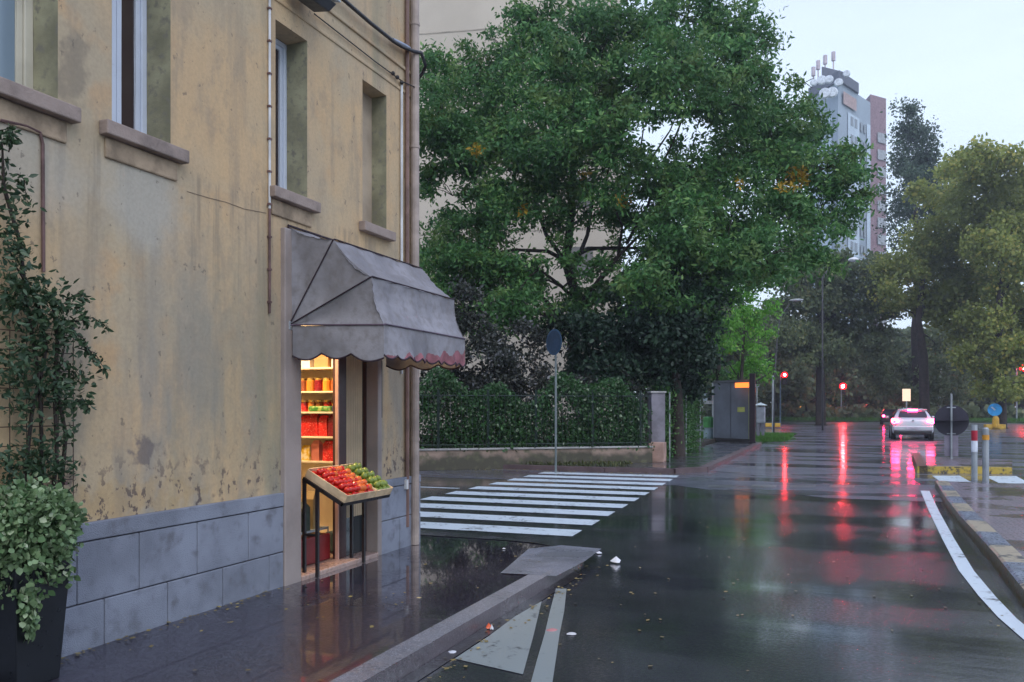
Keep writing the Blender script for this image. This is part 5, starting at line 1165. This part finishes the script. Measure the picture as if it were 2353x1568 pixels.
# dark back of a big round sign on the island nose
b = GD(2186, 22.8, .14); t = thing('round_sign_back', 'large dark round sign seen from behind with a grey plate below on the island', 'road sign', b)
v = Vector((-b.x, -b.y, 0)).normalized(); s_ = Vector((v.y, -v.x, 0))
MB().tube([b, (b.x, b.y, zat(905, 22.8))], .028, 8).build('pole', GALV, t)
zc_ = zat(967, 22.8); c = Vector((b.x, b.y, zc_))-v*.06
DKS = mat('sign_back_dark', (.030, .026, .045), .45)
disc(c, v, .43, .012, 'disc', DKS, t, 36)
mb = MB(); mb.tube([c+v*.012+Vector((0, 0, 0))-v*.012, c-v*.0], .44, 36); mb.build('rim', BLACK, t)
for z_ in (zat(937, 22.8), zat(997, 22.8)): MB().tube([Vector((b.x, b.y, z_))-s_*.11+v*.0, Vector((b.x, b.y, z_))+s_*.11], .016, 6).build('clamp', GALV, t)
M = Matrix(((s_.x, v.x, 0, b.x), (s_.y, v.y, 0, b.y), (0, 0, 1, 0), (0, 0, 0, 1)))
MB().box((-.17, -.06, zat(1049, 22.8)), (.17, -.04, zat(1001, 22.8)), M=M).build('lower_plate', mat('sign_plate_grey', (.22, .20, .25), .6), t)
# bollards
b = G(2239, 1103); b.z = 0
t = thing('striped_bollard', 'slim bollard with red and white bands on the island crossing', 'bollard', b)
rr_ = .062
zA, zB, zC = .0, .62, .83
for nm, z0, z1, m_ in (('post', 0, .60, GALV), ('white_band', .60, .84, mat('white_band', (.62, .66, .72), .4)), ('red_band', .84, 1.06, mat('red_band', (.35, .01, .03), .35)), ('cap', 1.06, 1.18, GALV)):
    MB().tube([(b.x, b.y, z0), (b.x, b.y, z1)], rr_ if 'band' in nm else rr_*.96, 12).build(nm, m_, t)
b = G(2265, 1114); b.z = 0
t = thing('grey_bollard', 'plain grey steel bollard with an orange reflector near its top', 'bollard', b)
MB().tube([(b.x, b.y, 0), (b.x, b.y, 1.12), (b.x, b.y, 1.15)], [.06, .06, .04], 12).build('post', GALV, t)
MB().tube([(b.x, b.y, .90), (b.x, b.y, 1.0)], .066, 12).build('reflector', mat('orange_reflector', (.65, .30, .03), .3), t)
# blue keep sign on yellow base far right
b = GD(2288, 60); t = thing('keep_sign', 'blue round arrow sign on a yellow bollard on the far island', 'road sign', b)
v = Vector((-b.x, -b.y, 0)).normalized(); s_ = Vector((v.y, -v.x, 0)); c = P(2286, 942, 60)
BLS = mat('sign_blue', (.04, .42, .92), .35)
disc(c, v, .46, .04, 'sign_disc', BLS, t)
u_ = (s_*.7+Vector((0, 0, -.7))); u_ = -s_*.0+(-s_)*.74+Vector((0, 0, .67)); u_.normalize(); w_ = u_.cross(v)
# white arrow pointing down-right in view
ar = MB(); o_ = c+v*.03; rt = -s_  # candidate right
cr_ = ray(2300, 937)-ray(2280, 937); right = cr_.normalized(); dirn = (right*.75+Vector((0, 0, -.62))).normalized(); pr_ = dirn.cross(v).normalized()
for pts in (((-.32, -.055), (.06, -.055), (.06, .055), (-.32, .055)), ((.04, -.16), (.33, 0), (.04, .16))):
    ar.add([o_+dirn*a+pr_*b2 for a, b2 in pts], [tuple(range(len(pts)))])
ar.build('arrow', mat('arrow_white', (.8, .85, .9), .4), t)
MB().tube([(b.x, b.y, .1), (b.x, b.y, .75), (b.x, b.y, .95)], [.24, .22, .12], 12).build('bollard_base', mat('yellow_plastic', (.68, .38, .04), .4), t)
a, b_ = GD(2266, 60), GD(2312, 60)
tag(MB().prism([a, b_, b_+Vector((-.1, .5, 0)), a+Vector((-.1, .5, 0))], 0, .34).build('yellow_kerb_bar', mat('yellow_block', (.62, .38, .05), .4), bevel=.05), 'long yellow kerb bar in front of the blue arrow sign', 'kerb')
# cream sign board behind the car, lit windows and small far things
b = GD(2083, 62); t = thing('cream_sign_board', 'lit cream rectangular sign board above the silver car', 'sign board', b)
MB().tube([(b.x, b.y, 0), (b.x, b.y, zat(922, 62))], .05, 6).build('pole', GALV, t)
MB().prism([GD(2073.5, 62), GD(2092.5, 62), GD(2092.5, 62.1), GD(2073.5, 62.1)], zat(922, 62), zat(894, 62)).build('board', emis('cream_board', (.85, .62, .42), .75), t)
ho = thing('far_house', 'low dark far building with glowing orange windows under the trees', 'building', GD(1838, 122))
a, b_ = GD(1815, 122), GD(1885, 122); MB().prism([a, b_, b_+Vector((0, 6, 0)), a+Vector((0, 6, 0))], 0, 4.2).build('wall', mat('far_house_wall', (.10, .08, .08), .8), ho)
MB().prism([a+Vector((-.5, -.5, 0)), b_+Vector((.5, -.5, 0)), b_+Vector((.5, 6.5, 0)), a+Vector((-.5, 6.5, 0))], 4.2, 4.5).build('roof', mat('roof_board', (.14, .10, .08), .7), ho)
for px in (1829, 1838, 1846): 
    a, b_ = GD(px, 121.8), GD(px+5.5, 121.8); MB().prism([a, b_, b_+Vector((0, .05, 0)), a+Vector((0, .05, 0))], zat(960, 121.8), zat(934, 121.8)).build('lit_window', emis('orange_window', (1, .42, .10), 2.2), ho)
for px, py, c_, lb in ((1788, 887, 'w', 'small white far lamp beside the bluish traffic light'), (2020, 948, 'o', 'small orange far lamp left of the silver car'), (2034, 944, 'w', 'small white far lamp left of the distant car')):
    p = P(px if px > 1800 else 1752, py if px > 1800 else 881, 95); t = thing('far_lamp', lb.replace('beside the bluish traffic light', 'above the ticket machine'), 'lamp', (p.x, p.y, 0))
    MB().tube([(p.x, p.y, 0), p], .05, 6).build('pole', BLACK, t); MB().sphere(p, .2, 8, 6).build('globe', emis('far_white', (.9, .9, 1), 6) if c_ == 'w' else emis('far_orange', (1, .45, .15), 5), t)

# litter and fallen leaves
def blot(px, py, r, c, nm, lb, cat, z=.012, base=0.):
    p = G(px, py, base); vs = []; r_ = random.Random(int(px)); n = 11
    for k in range(n):
        a = 2*pi*k/n; q_ = r*r_.uniform(.7, 1.15); vs.append((p.x+q_*cos(a), p.y+q_*sin(a), base+z*r_.uniform(.4, 1)))
    vs.append((p.x, p.y, base+z*2.4)); tag(MB().add(vs, [(k, (k+1) % n, n) for k in range(n)]).build(nm, c, smooth=True), lb, cat)
PW = mat('white_paper', (.62, .64, .66), .6)
blot(1416, 1295, .055, PW, 'crumpled_paper', 'white crumpled paper lying in the road past the kerb end', 'litter', .03)
blot(1377, 1273, .04, PW, 'crumpled_paper', 'small white scrap at the tip of the kerb', 'litter')
blot(1123, 1447, .022, mat('orange_wrapper', (.75, .12, .03), .4), 'wrapper', 'tiny orange wrapper in the gutter by the kerb', 'litter', .02)
blot(1130, 1450, .015, PW, 'wrapper', 'tiny white wrapper touching the orange one in the gutter', 'litter', .02)
blot(1268, 1450, .045, mat('pink_wrapper', (.5, .22, .22), .5), 'wrapper', 'flattened pink wrapper on the lane line', 'litter', .008)
blot(1313, 1458, .035, PW, 'paper_scrap', 'flat white scrap right of the lane line', 'litter', .006)
blot(1040, 1500, .03, PW, 'paper_scrap', 'pale scrap in the gutter at the tip of the painted triangle', 'litter', .006)
blot(1158, 1262, .02, PW, 'paper_scrap', 'white speck on the wet pavement by the zebra crossing', 'litter', .006, .1)
rngl = np.random.default_rng(91)
LF = leaf_mat('fallen_leaf', (.16, .12, .04), (.35, .28, .10), (.5, .42, .2), transl=0., big=2)
q = np.concatenate([np.c_[rngl.uniform(-9.5, -3.2, 1500), rngl.normal(19.1, .28, 1500), np.full(1500, .012)], np.c_[rngl.uniform(-2.2, 1.2, 130), rngl.uniform(3.5, 15, 130), np.full(130, .008)],
                    np.c_[rngl.uniform(-4.2, -2.5, 70), rngl.uniform(2.5, 8.3, 70), np.full(70, .104)], np.c_[rngl.normal(-2.18, .07, 120), rngl.uniform(2.5, 8, 120), np.full(120, .01)],
                    np.c_[rngl.normal(-4.15, .04, 90), rngl.uniform(2.5, 5.5, 90), np.full(90, .105)]])
def flat_leaves(name, pts, size, m, seed):
    r = np.random.default_rng(seed); n = len(pts); a = r.uniform(0, 2*pi, n); L = size*r.uniform(.5, 1.3, n)
    d = np.c_[np.cos(a)*L, np.sin(a)*L, r.uniform(0, .15, n)*L]; s2 = np.c_[-np.sin(a)*L*.35, np.cos(a)*L*.35, r.uniform(-.05, .1, n)*L]
    v = np.stack([pts, pts+d*.5+s2, pts+d, pts+d*.5-s2], 1).reshape(-1, 3)
    me = bpy.data.meshes.new(name); me.from_pydata(v.tolist(), [], (np.arange(n*4).reshape(-1, 4)).tolist()); me.materials.append(m)
    o = bpy.data.objects.new(name, me); COL.objects.link(o); return o
tag(flat_leaves('fallen_leaves', q, .035, LF, 92), kind='stuff')
q = np.c_[rngl.uniform(-16, -4.9, 3800), np.zeros(3800), np.full(3800, .10)]; q[:, 1] = 19.5+rngl.random(3800)*(.5+(q[:, 0]+9)*.35).clip(.4, 1.6)
tag(leaf_obj('verge_weeds', q, .10, .3, leaf_mat('weed_leaf', (.03, .05, .015), (.09, .10, .03), (.2, .17, .07), transl=.1), None, 93, -1.2), kind='stuff')

# ------------------------------------------------------------------ damp evening air
hm = bpy.data.materials.new('damp_air'); hm.use_nodes = True; hn = hm.node_tree; hn.nodes.remove(hn.nodes['Principled BSDF'])
pv = hn.nodes.new('ShaderNodeVolumePrincipled'); pv.inputs['Color'].default_value = (.84, .90, 1, 1); pv.inputs['Density'].default_value = .0011; pv.inputs['Anisotropy'].default_value = .45
hn.links.new(pv.outputs[0], hn.nodes['Material Output'].inputs['Volume'])
tag(MB().box((-205, -105, -1.1), (205, 265, 72)).build('haze', hm), kind='stuff')
